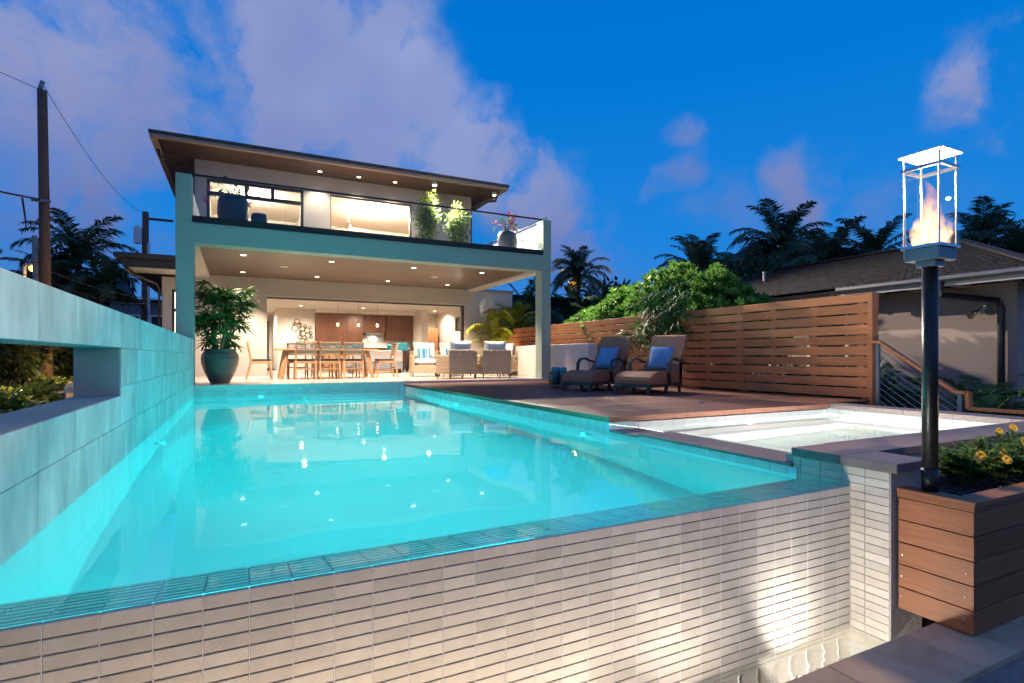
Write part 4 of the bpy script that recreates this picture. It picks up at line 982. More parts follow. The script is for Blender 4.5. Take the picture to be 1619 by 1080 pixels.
def tongue(cx, cy, r, H, seed):
    mb = MB()
    def fn(u, v):
        a = 2 * math.pi * v
        t = u; w2 = (math.sin(math.pi * min(1, .22 + .78 * t)) ** .8) * (1 - .55 * t) if t < 1 else 0
        w2 = r * max(.0, (t + .06) ** .35 * (1 - t) ** .75) * 1.75
        wob = mnoise.noise((seed * 3.1, t * 3.2, 0)) * .045 * (t ** .8) + .0
        wob2 = mnoise.noise((seed * 7.7, t * 3.2, 5)) * .045 * (t ** .8)
        rr_ = w2 * (1 + .45 * mnoise.noise((math.cos(a) * 1.4 + seed, math.sin(a) * 1.4, t * 4.)))
        return (cx + wob + rr_ * math.cos(a), cy + wob2 + rr_ * math.sin(a), 1.175 + H * t)
    mb.grid(fn, 26, 20)
    return mb
fl0 = None
for (cx, cy, r, H, sd_) in ((0, 0, .050, .36, 1.), (.028, -.02, .036, .23, 2.3), (-.032, .016, .036, .21, 3.7), (.006, .01, .036, .29, 5.2), (-.015, -.036, .032, .17, 6.4), (.045, .026, .028, .15, 8.1), (-.05, .04, .024, .13, 9.3), (.05, -.045, .026, .14, 10.3), (-.045, -.04, .026, .12, 12.1)):
    put(tongue(TX + cx, TY + cy, r, H, sd_), 'flame', 'flame', to, smooth=True)
light('POINT', 'flame_glow', (TX, TY, 1.45), 125, (1, .68, .40), to, None, .009)

# ================================================================== FOLIAGE GENERATORS
def frond_mesh(name, m, n=34, elev=55, droop=1., lw=.035, ll=.26, seed=0, vee=35):
    """pinnate frond one unit long, starting at the origin towards +X"""
    rr = random.Random(seed); mb = MB(); pts = []; p = Vector((0, 0, 0)); a = R(elev); N = 14
    for i in range(N + 1):
        pts.append(p.copy()); p = p + Vector((math.cos(a), 0, math.sin(a))) / N; a -= R(droop * (95 / N) * (.35 + 1.3 * i / N))
    mb.tube(pts, [.012 * (1 - .8 * i / N) for i in range(N + 1)], 5)
    for i in range(n):
        t = .14 + .86 * (i + .5) / n; f = t * N; k = min(int(f), N - 1); q = pts[k].lerp(pts[k + 1], f - k); d = (pts[k + 1] - pts[k]).normalized(); up = Vector((-d.z, 0, d.x))
        L = ll * (math.sin(math.pi * (.12 + .80 * t)) ** .7) * rr.uniform(.85, 1.1)
        for sg in (-1, 1):
            dd = d * .62 + Vector((0, sg, 0)) * .85 + up * math.tan(R(vee)) * .5 + Vector((rr.uniform(-.1, .1), 0, rr.uniform(-.12, .08)))
            mb.blade(q, dd, up, L, lw, rr.uniform(.5, 1.) * droop, 2, .12)
    return mb.mesh(name, m)
FR = {}
def fronds(m):
    if m not in FR: FR[m] = [frond_mesh('frond', m, 32, e_, dr, .030, .27, i * 7, v_) for i, (e_, dr, v_) in enumerate(((80, .85, 30), (62, 1.05, 25), (45, 1.15, 20), (25, 1.2, 15), (5, 1.1, 5)))]
    return FR[m]
def palm(name, label, x, y, z0, H, r, n, L, m, group=None, seed=0, lean=(0, 0), wind=0.):
    rr = random.Random(seed); t = thing(name, label, 'palm tree', (x, y, z0), group=group)
    pts = [(x + lean[0] * (k / 8) ** 2, y + lean[1] * (k / 8) ** 2, z0 + H * k / 8) for k in range(9)]
    tb_ = MB(); tb_.tube(pts, [r * (1.35 if k == 0 else 1 - .35 * k / 8) for k in range(9)], 9)
    for k in range(14):
        f = (k + 1) / 15 * 8; i = min(int(f), 7); q = Vector(pts[i]).lerp(Vector(pts[i + 1]), f - i); rad = r * (1 - .35 * f / 8) * 1.08; tb_.tube([q, q + Vector((0, 0, .03))], rad, 9)
    put(tb_, 'trunk', 'trunk', t, smooth=True); top = pts[-1]; F = fronds(m)
    for i in range(n):
        v = min(4, int(5 * (i + rr.random() * .8) / n)); az = i * 2.399 + rr.uniform(-.25, .25)
        if wind: az = az + wind * math.sin(az)
        place(F[v], 'frond', t, TR(top[0], top[1], top[2], az, rx=rr.uniform(-.15, .15), s=L * rr.uniform(.85, 1.12)))
    return t
def fan_mesh(name, m, seed, nseg=8, L=1., w_=.10, petiole=.5, droop=.55, spread=230):
    """palmate leaf: petiole towards +X and a fan of narrow segments"""
    rr = random.Random(seed); mb = MB(); tip = Vector((petiole, 0, .12 * petiole)); mb.tube([(0, 0, 0), (petiole * .5, 0, .10 * petiole), tip], .010, 5)
    for i in range(nseg):
        a = R(-spread / 2 + spread * i / (nseg - 1)) + rr.uniform(-.08, .08); d = Vector((math.cos(a), math.sin(a), rr.uniform(-.05, .2)))
        mb.blade(tip, d, (0, 0, 1), L * rr.uniform(.75, 1.05) * (1 - .15 * abs(math.sin(a))), w_, droop * rr.uniform(.5, 1.3), 3, .35)
    return mb.mesh(name, m)
FANS = [fan_mesh('fan_leaf', 'leaf_lady', s_, 9, .37, .052, .26, .75) for s_ in range(4)]
FANS2 = [fan_mesh('fan_leaf', 'leaf_lady', 20 + s_, 7, .30, .030, .16, .8, 200) for s_ in range(3)]
def rosette_crown(mb, cx, cy, cz, rx, ry, rz_, n, ll, lw_, nl, seed, low=-.15):
    rr = random.Random(seed); off = Vector((seed * 1.7, seed * .9, 0))
    for i in range(n):
        while True:
            d = Vector((rr.gauss(0, 1), rr.gauss(0, 1), rr.gauss(0, 1))).normalized()
            if d.z > low: break
        lump = 1 + .22 * mnoise.noise(d * 2.2 + off) + .12 * mnoise.noise(d * 5 + off); k = lump * (rr.uniform(.82, 1.03) if rr.random() < .8 else rr.uniform(.5, .85))
        p = Vector((cx + d.x * rx * k, cy + d.y * ry * k, cz + d.z * rz_ * k))
        ax = (d + Vector((0, 0, .75)) + Vector((rr.uniform(-.3, .3), rr.uniform(-.3, .3), 0))).normalized(); u = ax.orthogonal().normalized(); v = ax.cross(u); s_ = rr.uniform(.75, 1.2)
        for j in range(nl):
            a = 2.4 * j; sp = .35 + .75 * j / nl; dd = ax * math.cos(sp) + (u * math.cos(a) + v * math.sin(a)) * math.sin(sp)
            mb.blade(p - ax * .02 * j / nl, dd, ax, ll * s_ * rr.uniform(.8, 1.1), lw_ * s_, .12, 2, .55)
def leafy(mb, cx, cy, cz, rx, ry, rz_, n, ll, lw_, seed, low=-1., hollow=.45):
    rr = random.Random(seed); off = Vector((seed * 1.3, seed * .7, seed * .2))
    for i in range(n):
        while True:
            d = Vector((rr.gauss(0, 1), rr.gauss(0, 1), rr.gauss(0, 1))).normalized()
            if d.z > low: break
        k = (rr.uniform(hollow, 1.)) * (1 + .30 * mnoise.noise(d * 2.4 + off) + .2 * mnoise.noise(d * 6 + off))
        p = Vector((cx + d.x * rx * k, cy + d.y * ry * k, cz + d.z * rz_ * k)); dd = (d + Vector((rr.uniform(-1, 1), rr.uniform(-1, 1), rr.uniform(-.8, .8)))).normalized()
        mb.blade(p, dd, Vector((rr.uniform(-1, 1), rr.uniform(-1, 1), 1)), ll * rr.uniform(.7, 1.2), lw_ * rr.uniform(.8, 1.2), rr.uniform(0, .5), 2, .2)

# ------------------------------------------------------------------ hedge behind the fence
hs = [(8.6, 12.3, .95, .8, 1.1, .85, 'smaller green shrub behind the fence, nearest the patio column'), (8.7, 10.9, 1.25, .95, 1.1, 1.0, 'broad green shrub behind the fence above the towel basket'), (8.85, 9.5, 1.45, 1.0, 1.1, 1.15, 'tallest bright green shrub behind the fence above the chaises'), (8.8, 8.3, 1.30, .9, .9, 1.0, 'bright green shrub behind the drooping palm'), (8.75, 7.45, .95, .7, .7, .85, 'green shrub behind the fence, nearest the neighbouring roof')]
for i, (x, y, z, a, b, c_, lab) in enumerate(hs):
    t = thing('broadleaf_shrub', lab, 'shrub', (x, y, GROUND), group='shrubs behind the fence')
    tk_ = MB(); rr = random.Random(i)
    for k in range(6):
        an = k * 1.05; tk_.tube([(x + .1 * math.cos(an), y + .1 * math.sin(an), GROUND), (x + .3 * math.cos(an), y + .3 * math.sin(an), 0), (x + .55 * a * math.cos(an), y + .55 * b * math.sin(an), z + .2)], [.05, .04, .02], 6)
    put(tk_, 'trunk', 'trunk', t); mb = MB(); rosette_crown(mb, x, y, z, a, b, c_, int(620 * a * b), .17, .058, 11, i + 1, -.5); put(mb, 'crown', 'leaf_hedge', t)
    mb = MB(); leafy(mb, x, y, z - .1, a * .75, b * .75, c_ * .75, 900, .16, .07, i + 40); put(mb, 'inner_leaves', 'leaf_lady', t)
for i, (x, y) in enumerate(((8.15, 4.9), (8.2, 6.1), (8.1, 7.4), (8.15, 8.7), (8.1, 10.0))):  # added unseen shrubs that block the lit wall behind the slots
    t = thing('slot_blocker_shrub', 'added low shrub blocking light behind the fence slots, ' + ('nearest the end post of the fence', 'behind the second bay from the end post', 'behind the drooping palm', 'behind the chaises', 'nearest the low wall')[i], 'shrub', (x, y, GROUND), group='added shrubs blocking light at the fence slots'); put(MB().tube([(x, y, GROUND), (x, y, -.3)], [.05, .03], 6).tube([(x, y, -.6), (x + .2, y + .2, 0)], [.03, .015], 5), 'stem', 'trunk', t)
    mb = MB(); leafy(mb, x, y, -.2, .38, .85, .75, 1700, .15, .075, 500 + i, -1., .2); put(mb, 'foliage', 'leaf_palm', t)
# drooping lady palm over the fence
t = thing('drooping_palm', 'dark green fan leaved palm drooping over the fence behind the right chaise', 'plant', (7.75, 8.35, GROUND)); rr = random.Random(8)
sm_ = MB()
for i in range(9):
    a, b = rr.uniform(7.66, 7.95), rr.uniform(7.8, 8.9); sm_.tube([(7.8, 8.35, GROUND), (a, b, .4), (a - .1, b, 1.5)], [.018, .014, .01], 6)
put(sm_, 'stem', 'green_stem', t)
for i in range(95):
    y = rr.gauss(8.35, .36); z = rr.uniform(.85, 1.95); x = 7.55 - rr.uniform(.0, .10) if z < 1.5 else rr.uniform(7.4, 7.85)
    place(FANS2[i % 3], 'fan_leaf', t, TR(x, y, z, math.pi + rr.uniform(-1.3, 1.3), ry=rr.uniform(-.2, .9), rx=rr.uniform(-.5, .5), s=rr.uniform(.8, 1.25)))
# ------------------------------------------------------------------ big potted palm at the patio corner
px_, py_ = -.36, 12.30
t = thing('ribbed_pot', 'large dark ribbed glazed urn holding a fan palm at the patio corner', 'pot', (px_, py_, PATIO))
prof = []
KP = [(0, .165), (.15, .215), (.35, .275), (.55, .318), (.72, .335), (.84, .322), (.92, .285), (1, .285)]
for k in range(81):
    u = k / 80; j = max(i for i in range(7) if KP[i][0] <= u + 1e-9); (a, ra), (b, rb_) = KP[j], KP[j + 1]; r = ra + (rb_ - ra) * (u - a) / (b - a)
    r += .008 * abs(math.sin(u * math.pi * 15)) * (1 if u < .93 else 0); prof.append((r, PATIO + .002 + .68 * u))
prof += [(.25, PATIO + .655), (.24, PATIO + .60), (.001, PATIO + .60)]
put(MB().lathe(prof, 36, px_, py_), 'urn', 'pot_glaze', t, smooth=True)
t = thing('fan_palm', 'bushy dark green fan palm growing in the ribbed urn', 'plant', (px_, py_, PATIO + .6)); rr = random.Random(21); sm_ = MB(); tips = []
for i in range(34):
    a, r = rr.uniform(0, 6.28), rr.uniform(.05, .44); H = rr.uniform(.12, 1.25) * (1.1 - .5 * r); b = Vector((px_ + .12 * math.cos(a), py_ + .12 * math.sin(a), PATIO + .6)); e_ = Vector((px_ + r * math.cos(a), py_ + r * math.sin(a), PATIO + .62 + H))
    sm_.tube([b, b.lerp(e_, .5) + Vector((0, 0, .08)), e_], [.011, .010, .008], 6); tips.append(e_)
put(sm_, 'stem', 'green_stem', t)
for i, e_ in enumerate(tips):
    for k in range(4):
        place(FANS[(i + k) % 4], 'fan_leaf', t, TR(e_.x, e_.y, e_.z - .05 * k * rr.random(), rr.uniform(0, 6.28), ry=rr.uniform(-.9, .45), rx=rr.uniform(-.3, .3), s=rr.uniform(.62, .98)))
# ------------------------------------------------------------------ yellow areca palm on the patio side
t = thing('areca_palm', 'yellow green clumping palm behind the low wall beside the patio', 'palm', (7.5, 15.7, -.3)); rr = random.Random(31); F = fronds('leaf_areca'); sm_ = MB()
for i in range(12):
    a = rr.uniform(0, 6.28); bx_, by_ = 7.5 + .2 * math.cos(a), 15.6 + .25 * math.sin(a); H = rr.uniform(.75, 1.5); ex, ey = bx_ + .2 * math.cos(a), by_ + .2 * math.sin(a)
    sm_.tube([(bx_, by_, -.3), (ex, ey, H)], [.03, .02], 7)
    for k in range(4): place(F[rr.choice((0, 1, 1, 2, 3))], 'frond', t, TR(ex, ey, H, rr.uniform(0, 6.28), rx=rr.uniform(-.2, .2), s=rr.uniform(.9, 1.35)))
put(sm_, 'stem', 'green_stem', t)
bx('planting_soil', 7.245, 7.55, 10.2, HY - .02, -1.14, -.3, 'soil')
tag(bpy.data.objects['planting_soil'], kind='structure')
gl = thing('garden_spotlight', 'small garden spotlight shining up into the yellow green palm', 'garden light', (7.32, 15.1, -.3))
put(MB().tube([(7.36, 15.0, -.3), (7.36, 15.0, -.2)], .01, 6).tube([(7.36, 14.98, -.2), (7.37, 15.05, -.12)], [.03, .036], 12), 'housing', 'black_metal', gl)
light('SPOT', 'garden_spotlight_beam', (7.38, 15.08, -.08), 260, (1, .86, .5), gl, (7.5, 15.7, 1.2), .03, 110, .8)
# palms between column and hedge
for (x, y, H, L, lab, s_) in ((10.2, 13.6, 1.7, 1.6, 'grey green palm rising behind the fence next to the column', 3), (8.9, 12.6, 1.3, 1.2, 'low feathery palm between the column and the hedge', 4), (9.2, 17.5, 2.2, 1.8, 'dark palm seen under the balcony beam at the right', 6)):
    palm('feather_palm', lab, x, y, GROUND, H + 1.0, .09, 16, L, 'leaf_palm', 'palms behind the fence', s_)
# ------------------------------------------------------------------ background palms right
bp_ = [(22.2, 16.9, 5.4, 2.9, 24, 'tall windswept palm standing above the neighbouring roof', 11), (19.3, 19.0, 4.4, 2.3, 22, 'dark palm left of the tall windswept palm', 12), (21.4, 21.5, 4.9, 2.4, 22, 'dark palm crown farthest left of the palm group above the shrubs', 13), (21.0, 13.8, 4.0, 2.4, 22, 'dark palm low to the right of the tall windswept palm', 14), (22.0, 12.6, 4.4, 2.2, 20, 'dark palm just left of the lantern', 15), (17.5, 15.2, 3.2, 2.0, 20, 'low dark palm behind the shrub tops', 16), (26.0, 10.9, 4.7, 2.4, 24, 'large palm to the right of the lantern against the sky', 17), (23.0, 8.4, 3.7, 2.2, 20, 'palm at the right edge of the picture above the roof', 18), (14.8, 22.6, 4.6, 1.9, 26, 'round headed dark palm beside the far street lamp', 19), (22.5, 14.6, 3.3, 2.3, 20, 'low palm under the tall windswept palm', 22)]
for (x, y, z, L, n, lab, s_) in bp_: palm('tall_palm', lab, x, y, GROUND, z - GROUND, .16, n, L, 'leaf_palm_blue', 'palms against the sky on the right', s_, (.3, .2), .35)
for i, (x, y, z, a, b, c_, lab) in enumerate(((19.5, 17.8, 2.0, 2.6, 2.6, 2.4, 'dark rounded tree filling the gap below the right hand palms'), (15.8, 13.0, 1.5, 2.4, 2.6, 2.2, 'dark leafy tree behind the shrubs and the neighbouring roof'), (14.2, 19.0, 1.6, 2.6, 2.6, 2.2, 'dark leafy tree behind the shrub nearest the house'), (25.0, 9.5, 1.6, 3.2, 3.2, 2.2, 'dark leafy tree behind the neighbouring roof on the right'))):
    t = thing('leafy_tree', lab, 'tree', (x, y, GROUND), group='dark trees on the right'); put(MB().tube([(x, y, GROUND), (x + .1, y, z - .5), (x + .2, y + .1, z + .8)], [.2, .16, .08], 8).tube([(x + .1, y, z - .6), (x - .8, y + .4, z + .7)], [.1, .04], 6), 'trunk', 'trunk', t)
    mb = MB(); leafy(mb, x, y, z, a, b, c_, 5200, .34, .13, i + 60); put(mb, 'crown', 'leaf_palm', t)
# ------------------------------------------------------------------ flowering shrubs in the planter
def flower(mb, p, d, r):
    d = Vector(d).normalized(); u = d.orthogonal().normalized(); v = d.cross(u)
    mb.tube([p - d * r * 1.1, p - d * .2 * r], [r * .12, r * .25], 6)
    for k in range(5):
        a = k * 1.2566; q = u * math.cos(a) + v * math.sin(a); s_ = u * -math.sin(a) + v * math.cos(a); o = len(mb.v)
        mb.add([p - d * .2 * r, p + q * r * .55 - s_ * r * .50 + d * .22 * r, p + q * r * .98 - s_ * r * .34 + d * .10 * r, p + q * r * 1.08 + s_ * r * .05 + d * .05 * r, p + q * r * .95 + s_ * r * .45 + d * .12 * r, p + q * r * .55 + s_ * r * .52 + d * .25 * r], [(0, 1, 2, 3, 4, 5)])
fb_ = [(3.92, 1.74, .22, .20, .24, 'flowering shrub with yellow trumpet blooms right behind the torch pole', 1), (4.28, 1.70, .25, .22, .27, 'dense flowering shrub with yellow blooms in the middle of the planter', 2), (4.68, 1.72, .27, .22, .30, 'flowering shrub with yellow blooms at the right edge of the picture', 3), (5.15, 1.72, .28, .22, .30, 'flowering shrub farthest along the planter', 4)]
for (x, y, rx_, ry_, H, lab, s_) in fb_:
    rr = random.Random(s_ * 5); t = thing('flowering_shrub', lab, 'shrub', (x, y, -.2), group='yellow flowering shrubs in the planter')
    st2, lf = MB(), MB(); fl2 = []
    for i in range(64):
        a, r = rr.uniform(0, 6.28), math.sqrt(rr.random()); ex, ey, ez = x + rx_ * r * math.cos(a), y + ry_ * r * math.sin(a), -.2 + H * rr.uniform(.45, 1.05) * (1.1 - .35 * r)
        b = Vector((x + .05 * math.cos(a), y + .05 * math.sin(a), -.2)); e_ = Vector((ex, ey, ez)); st2.tube([b, b.lerp(e_, .5) + Vector((0, 0, .03)), e_], .0025, 4)
        for k in range(9):
            f = .30 + .70 * k / 8; q = b.lerp(e_, f) + Vector((0, 0, .03 * math.sin(math.pi * f)))
            for j in range(4):
                an = j * 1.57 + k * .8; lf.blade(q, (math.cos(an), math.sin(an), rr.uniform(.1, .8)), (0, 0, 1), rr.uniform(.035, .058), .016, .4, 2, .15)
        if i % 13 == 0: fl2.append(e_)
    put(st2, 'stem', 'green_stem', t); put(lf, 'leaves', 'leaf_flowerbush', t)
    for e_ in fl2[:5]:
        q = MB(); flower(q, e_ + Vector((0, -.01, .015)), (rr.uniform(-.9, -.1), -.8, rr.uniform(.1, .6)), .026); put(q, 'flower', 'flower_yellow', t)
gl = thing('garden_spotlight', 'small black garden spotlight among the flowering shrubs', 'garden light', (4.95, 1.56, -.2))
put(MB().tube([(4.95, 1.56, -.2), (4.95, 1.56, -.08)], .008, 6).tube([(5.0, 1.54, -.05), (4.92, 1.57, -.03)], [.022, .026], 12), 'housing', 'black_metal', gl)
light('SPOT', 'garden_spotlight_beam', (4.90, 1.575, -.02), 16, (1, .80, .42), gl, (4.3, 1.72, .0), .02, 140, .7)
# soft tuft by the pier
t = thing('cycad_tuft', 'small dark spiky tuft between the coping stones beside the torch', 'plant', (3.68, 1.9, -.2)); mb = MB(); rr = random.Random(2)
for k in range(30): a = k * 2.4; mb.blade((3.68, 1.9, -.2), (math.cos(a), math.sin(a), rr.uniform(.6, 2.2)), (0, 0, 1), rr.uniform(.12, .2), .012, .8, 3, .1)
put(mb, 'leaves', 'leaf_cycad', t)
# ------------------------------------------------------------------ neighbouring house on the right
nh = thing('neighbour_house', 'low neighbouring house with dark shingle hip roof and pale stucco wall', 'house', (13, 7.5, GROUND))
bx('wall', 11.0, 15, 4.15, 6.35, GROUND, 1.78, 'neighbour_wall', nh); bx('wall', 11.25, 15, 6.351, 12.3, GROUND, 1.78, 'neighbour_wall', nh)
EZ = 1.86
bx('fascia', 10.40, 10.46, 3.72, 6.6, EZ - .12, EZ + .035, 'eave_white', nh); bx('fascia', 10.6, 10.66, 6.601, 12.6, EZ - .08, EZ + .035, 'eave_white', nh); bx('fascia', 10.461, 15.5, 3.72, 3.78, EZ - .12, EZ + .035, 'eave_white', nh)
bx('soffit', 10.461, 11.2, 3.781, 12.6, EZ - .02, EZ + .0, 'eave_white', nh); bx('soffit', 11.2, 15.5, 3.781, 4.3, EZ - .021, EZ - .001, 'eave_white', nh)
for k in range(12): bx('rafter_tail', 10.5, 11.0 if k < 5 else 11.25, 4.1 + k * .68, 4.17 + k * .68, EZ - .12, EZ - .0215, 'eave_white', nh)
put(MB().tube([(10.36, 3.7, EZ + .01), (10.36, 6.65, EZ + .01)], .06, 10), 'gutter', 'grey_metal', nh)
put(MB().tube([(10.36, 4.9, EZ - .04), (10.36, 4.9, EZ - .25), (10.9, 4.35, EZ - .38), (10.93, 4.33, EZ - .5), (10.93, 4.33, GROUND)], .05, 8), 'downpipe', 'black_metal', nh)
# shingle courses, each strip its own shadow edge
RX, RZ, RYa, RYb = 13.2, 2.95, 5.9, 10.2
def roofpt(face, s_, u):
    if face == 'w':
        a, b = Vector((10.32, 3.62, EZ + .04)), Vector((10.32, 12.7, EZ + .04)); c_, d = Vector((RX, RYa, RZ)), Vector((RX, RYb, RZ))
    else:
        a, b = Vector((15.9, 3.62, EZ + .04)), Vector((10.32, 3.62, EZ + .04)); c_, d = Vector((RX + .6, RYa, RZ)), Vector((RX, RYa, RZ))
    return a.lerp(c_, s_).lerp(b.lerp(d, s_), u)
rb = MB(); rb.add([(10.32, 3.62, EZ + .036), (10.32, 12.7, EZ + .036), (RX, RYb, RZ - .01), (RX, RYa, RZ - .01), (15.9, 3.62, EZ + .036), (15.9, 12.7, EZ + .036), (RX + .6, RYb, RZ - .01), (RX + .6, RYa, RZ - .01)], [(0, 3, 2, 1), (0, 4, 7, 3), (4, 5, 6, 7), (1, 2, 6, 5), (3, 7, 6, 2)])
rbo = put(rb, 'roof', 'shingle', nh)
rr = random.Random(77); sh_m = MB()
for face, N, U in (('w', 22, 70), ('s', 22, 44)):
    for i in range(N):
        for j in range(U):
            s0, s1 = i / N, (i + 1.15) / N
            u0 = (j + rr.uniform(-.1, .1)) / U; u1 = (j + .94 + rr.uniform(-.06, .06)) / U
            q = [roofpt(face, s0, u0), roofpt(face, s0, u1), roofpt(face, min(1, s1), u1), roofpt(face, min(1, s1), u0)]
            nrm = (q[1] - q[0]).cross(q[3] - q[0]).normalized(); nrm = nrm if nrm.z > 0 else -nrm; h_ = rr.uniform(.018, .034)
            sh_m.add([q[0] + nrm * h_, q[1] + nrm * h_, q[2] + nrm * .006, q[3] + nrm * .006, q[0], q[1]], [(0, 1, 2, 3), (4, 5, 1, 0)])
tag(put(sh_m, 'shingles', 'shingle', rbo), kind='stuff')
put(MB().bar((10.34, 3.64, EZ + .08), (RX, RYa, RZ + .03), .16, .03).bar((RX, RYa, RZ + .03), (RX, RYb, RZ + .03), .16, .03), 'ridge_cap', 'shingle', rbo)
put(MB().tube([(12.0, 9.6, 2.4), (12.0, 9.6, 2.75)], .05, 8), 'vent_pipe', 'grey_metal', rbo)
wn_ = put(MB().box(11.19, 11.249, 6.95, 7.02, .2, 1.55).box(11.19, 11.249, 7.8, 7.87, .2, 1.55).box(11.19, 11.249, 7.02, 7.8, 1.48, 1.55).box(11.19, 11.249, 7.02, 7.8, .85, .92).box(11.19, 11.249, 7.02, 7.8, .2, .27), 'window', 'white_paint', nh)
put(MB().box(11.22, 11.248, 7.02, 7.8, .27, .85), 'pane', 'dark_glass', wn_); put(MB().box(11.22, 11.248, 7.02, 7.8, .92, 1.48), 'pane', 'dark_glass', wn_)
sf = put(MB().lathe([(.05, 1.36), (.05, 1.42)], 10, 10.95, 4.55), 'security_light', 'steel', nh); put(MB().tube([(10.93, 4.55, 1.38), (10.80, 4.62, 1.30), (10.72, 4.66, 1.26)], [.03, .04, .07], 12), 'lamp_head', 'steel', sf); put(MB().tube([(10.93, 4.55, 1.38), (10.84, 4.45, 1.34), (10.76, 4.40, 1.31)], [.03, .04, .07], 12), 'lamp_head', 'steel', sf)
# cycads and low palms between spa and neighbour
for (x, y, L, n, lab, s_) in ((8.4, 4.5, .85, 18, 'feathery cycad growing behind the cable railing', 1), (9.3, 3.85, 1.0, 20, 'cycad with stiff fronds right of the torch pole', 2), (9.6, 2.95, 1.25, 20, 'large cycad with stiff fronds at the right edge below the neighbouring wall', 3), (8.6, 3.6, .9, 18, 'low dark cycad beneath the sloping cables', 4), (9.4, 5.4, 1.0, 16, 'cycad standing by the neighbouring window', 5)):
    rr = random.Random(s_ + 90); z0 = -.55; t = thing('cycad', lab, 'cycad', (x, y, GROUND), group='cycads beside the neighbouring house'); put(MB().tube([(x, y, GROUND), (x, y, z0 + .05)], [.12, .1], 9), 'trunk', 'trunk', t)
    F = fronds('leaf_cycad')
    for i in range(n): place(F[min(4, int(5 * i / n))], 'frond', t, TR(x, y, z0, i * 2.4 + rr.uniform(-.2, .2), rx=rr.uniform(-.1, .1), s=L * rr.uniform(.85, 1.15)))
# ------------------------------------------------------------------ far houses
def far_house(label, x0, x1, y0, y1, h1, m1, wins, roofh, over=.5):
    t = thing('far_house', label, 'house', ((x0 + x1) / 2, (y0 + y1) / 2, GROUND), group='houses in the distance'); bx('wall', x0, x1, y0, y1, GROUND, h1, m1, t)
    r = MB(); r.add([(x0 - over, y0 - over, h1), (x1 + over, y0 - over, h1), (x1 + over, y1 + over, h1), (x0 - over, y1 + over, h1), (x0 - over, (y0 + y1) / 2, h1 + roofh), (x1 + over, (y0 + y1) / 2, h1 + roofh)], [(3, 2, 1, 0), (0, 1, 5, 4), (2, 3, 4, 5), (0, 4, 3), (1, 2, 5)]); put(r, 'roof', 'far_roof', t)
    for (a, b, z0, z1) in wins:
        f = bx('window', a - .08, b + .08, y0 - .05, y0 - .001, z0 - .08, z1 + .08, 'white_paint', t); bx('pane', a, b, y0 - .07, y0 - .051, z0, z1, 'dark_glass', f)
    return t
far_house('pale distant house with a balcony seen over the pool wall beside the wooden pole', -12.5, -7.0, 38, 46, 4.6, 'far_wall', [(-11.6, -10.4, 2.6, 3.8), (-9.6, -8.2, 2.6, 3.8)], 1.0)
far_house('dark distant house with white balcony lines behind the slim pole', -6.3, -2.5, 36, 44, 3.7, 'far_wall', [(-5.8, -5.0, 1.6, 2.8), (-4.4, -3.4, 1.6, 2.8)], .4)
far_house('dark flat roofed house behind the palms left of the lantern', 25, 34, 17, 24, 5.9, 'far_roof', [(26, 27, 3, 4)], .5)
far_house('dark neighbouring house glimpsed under the balcony beam', 11.0, 19, 21, 28, 3.2, 'far_roof', [(12, 13, 1, 2)], .5)
# ------------------------------------------------------------------ utility poles and wires
up = thing('utility_pole', 'tall weathered wooden utility pole rising beside the house', 'pole', (-3.8, 15.3, -.2))
TP = (-3.89, 15.30, 6.42)
put(MB().tube([(-3.8, 15.3, -.2), TP], [.11, .088], 14), 'pole', 'pole_wood', up, smooth=True); put(MB().tube([(-3.93 + .0, 15.3, 6.42), (-3.93 + .05, 15.3, 6.62)], .045, 8), 'insulator', 'grey_metal', up)
put(MB().tube([(-3.93, 15.19, -.1), (-3.99, 15.19, 3.2)], .05, 8), 'conduit', 'grey_metal', up)
put(MB().tube([(-3.9, 15.2, 3.6), (-4.1, 15.1, 3.3), (-4.15, 15.15, 3.7), (-4.2, 15.2, 4.0)], .02, 6), 'cable_loop', 'wire', up)
bx('cross_bracket', -4.05, -3.72, 15.18, 15.22, 3.95, 4.01, 'grey_metal', up)
p2 = thing('utility_pole', 'slim far utility pole with a pale transformer above the low roof', 'pole', (-3.9, 29.8, GROUND)); put(MB().tube([(-3.9, 29.8, GROUND), (-3.88, 29.8, 7.2)], [.17, .13], 10), 'pole', 'pole_wood', p2, smooth=True)
put(MB().lathe([(.15, 5.7), (.16, 5.8), (.16, 6.4), (.1, 6.5)], 14, -4.15, 29.6), 'transformer', 'white_paint', p2); bx('cross_arm', -3.9, -2.8, 29.75, 29.85, 6.85, 6.95, 'pole_wood', p2); put(MB().tube([(-3.75, 29.7, GROUND), (-3.75, 29.7, 5.8)], .06, 8), 'conduit', 'white_paint', p2)
p3 = thing('utility_pole', 'distant utility pole with a crossarm right of the house', 'pole', (16.9, 26.0, GROUND)); put(MB().tube([(16.9, 26, GROUND), (16.9, 26, 6.3)], [.16, .13], 10), 'pole', 'pole_wood', p3, smooth=True); bx('cross_arm', 15.7, 18.1, 25.9, 26.0, 5.8, 5.92, 'pole_wood', p3)
def wire(lab, a, b, sag, r=.012):
    a, b = Vector(a), Vector(b); tag(put(MB().tube([a.lerp(b, k / 16) - Vector((0, 0, sag * 4 * (k / 16) * (1 - k / 16))) for k in range(17)], r, 5), 'overhead_wire', 'wire'), lab, 'wire', 'overhead wires')
wire('thin wire from the tall pole top out of the picture at upper left', TP, (-9.5, 8.0, 6.9), .2, .007)
wire('thin wire running from the tall pole top to the far pole', (-3.9, 15.3, 6.6), (-3.9, 29.7, 7.1), .5, .007)
wire('thick cable entering at the left and reaching the bracket on the tall pole', (-3.9, 15.2, 4.0), (-9.5, 8.5, 4.3), .25, .022)
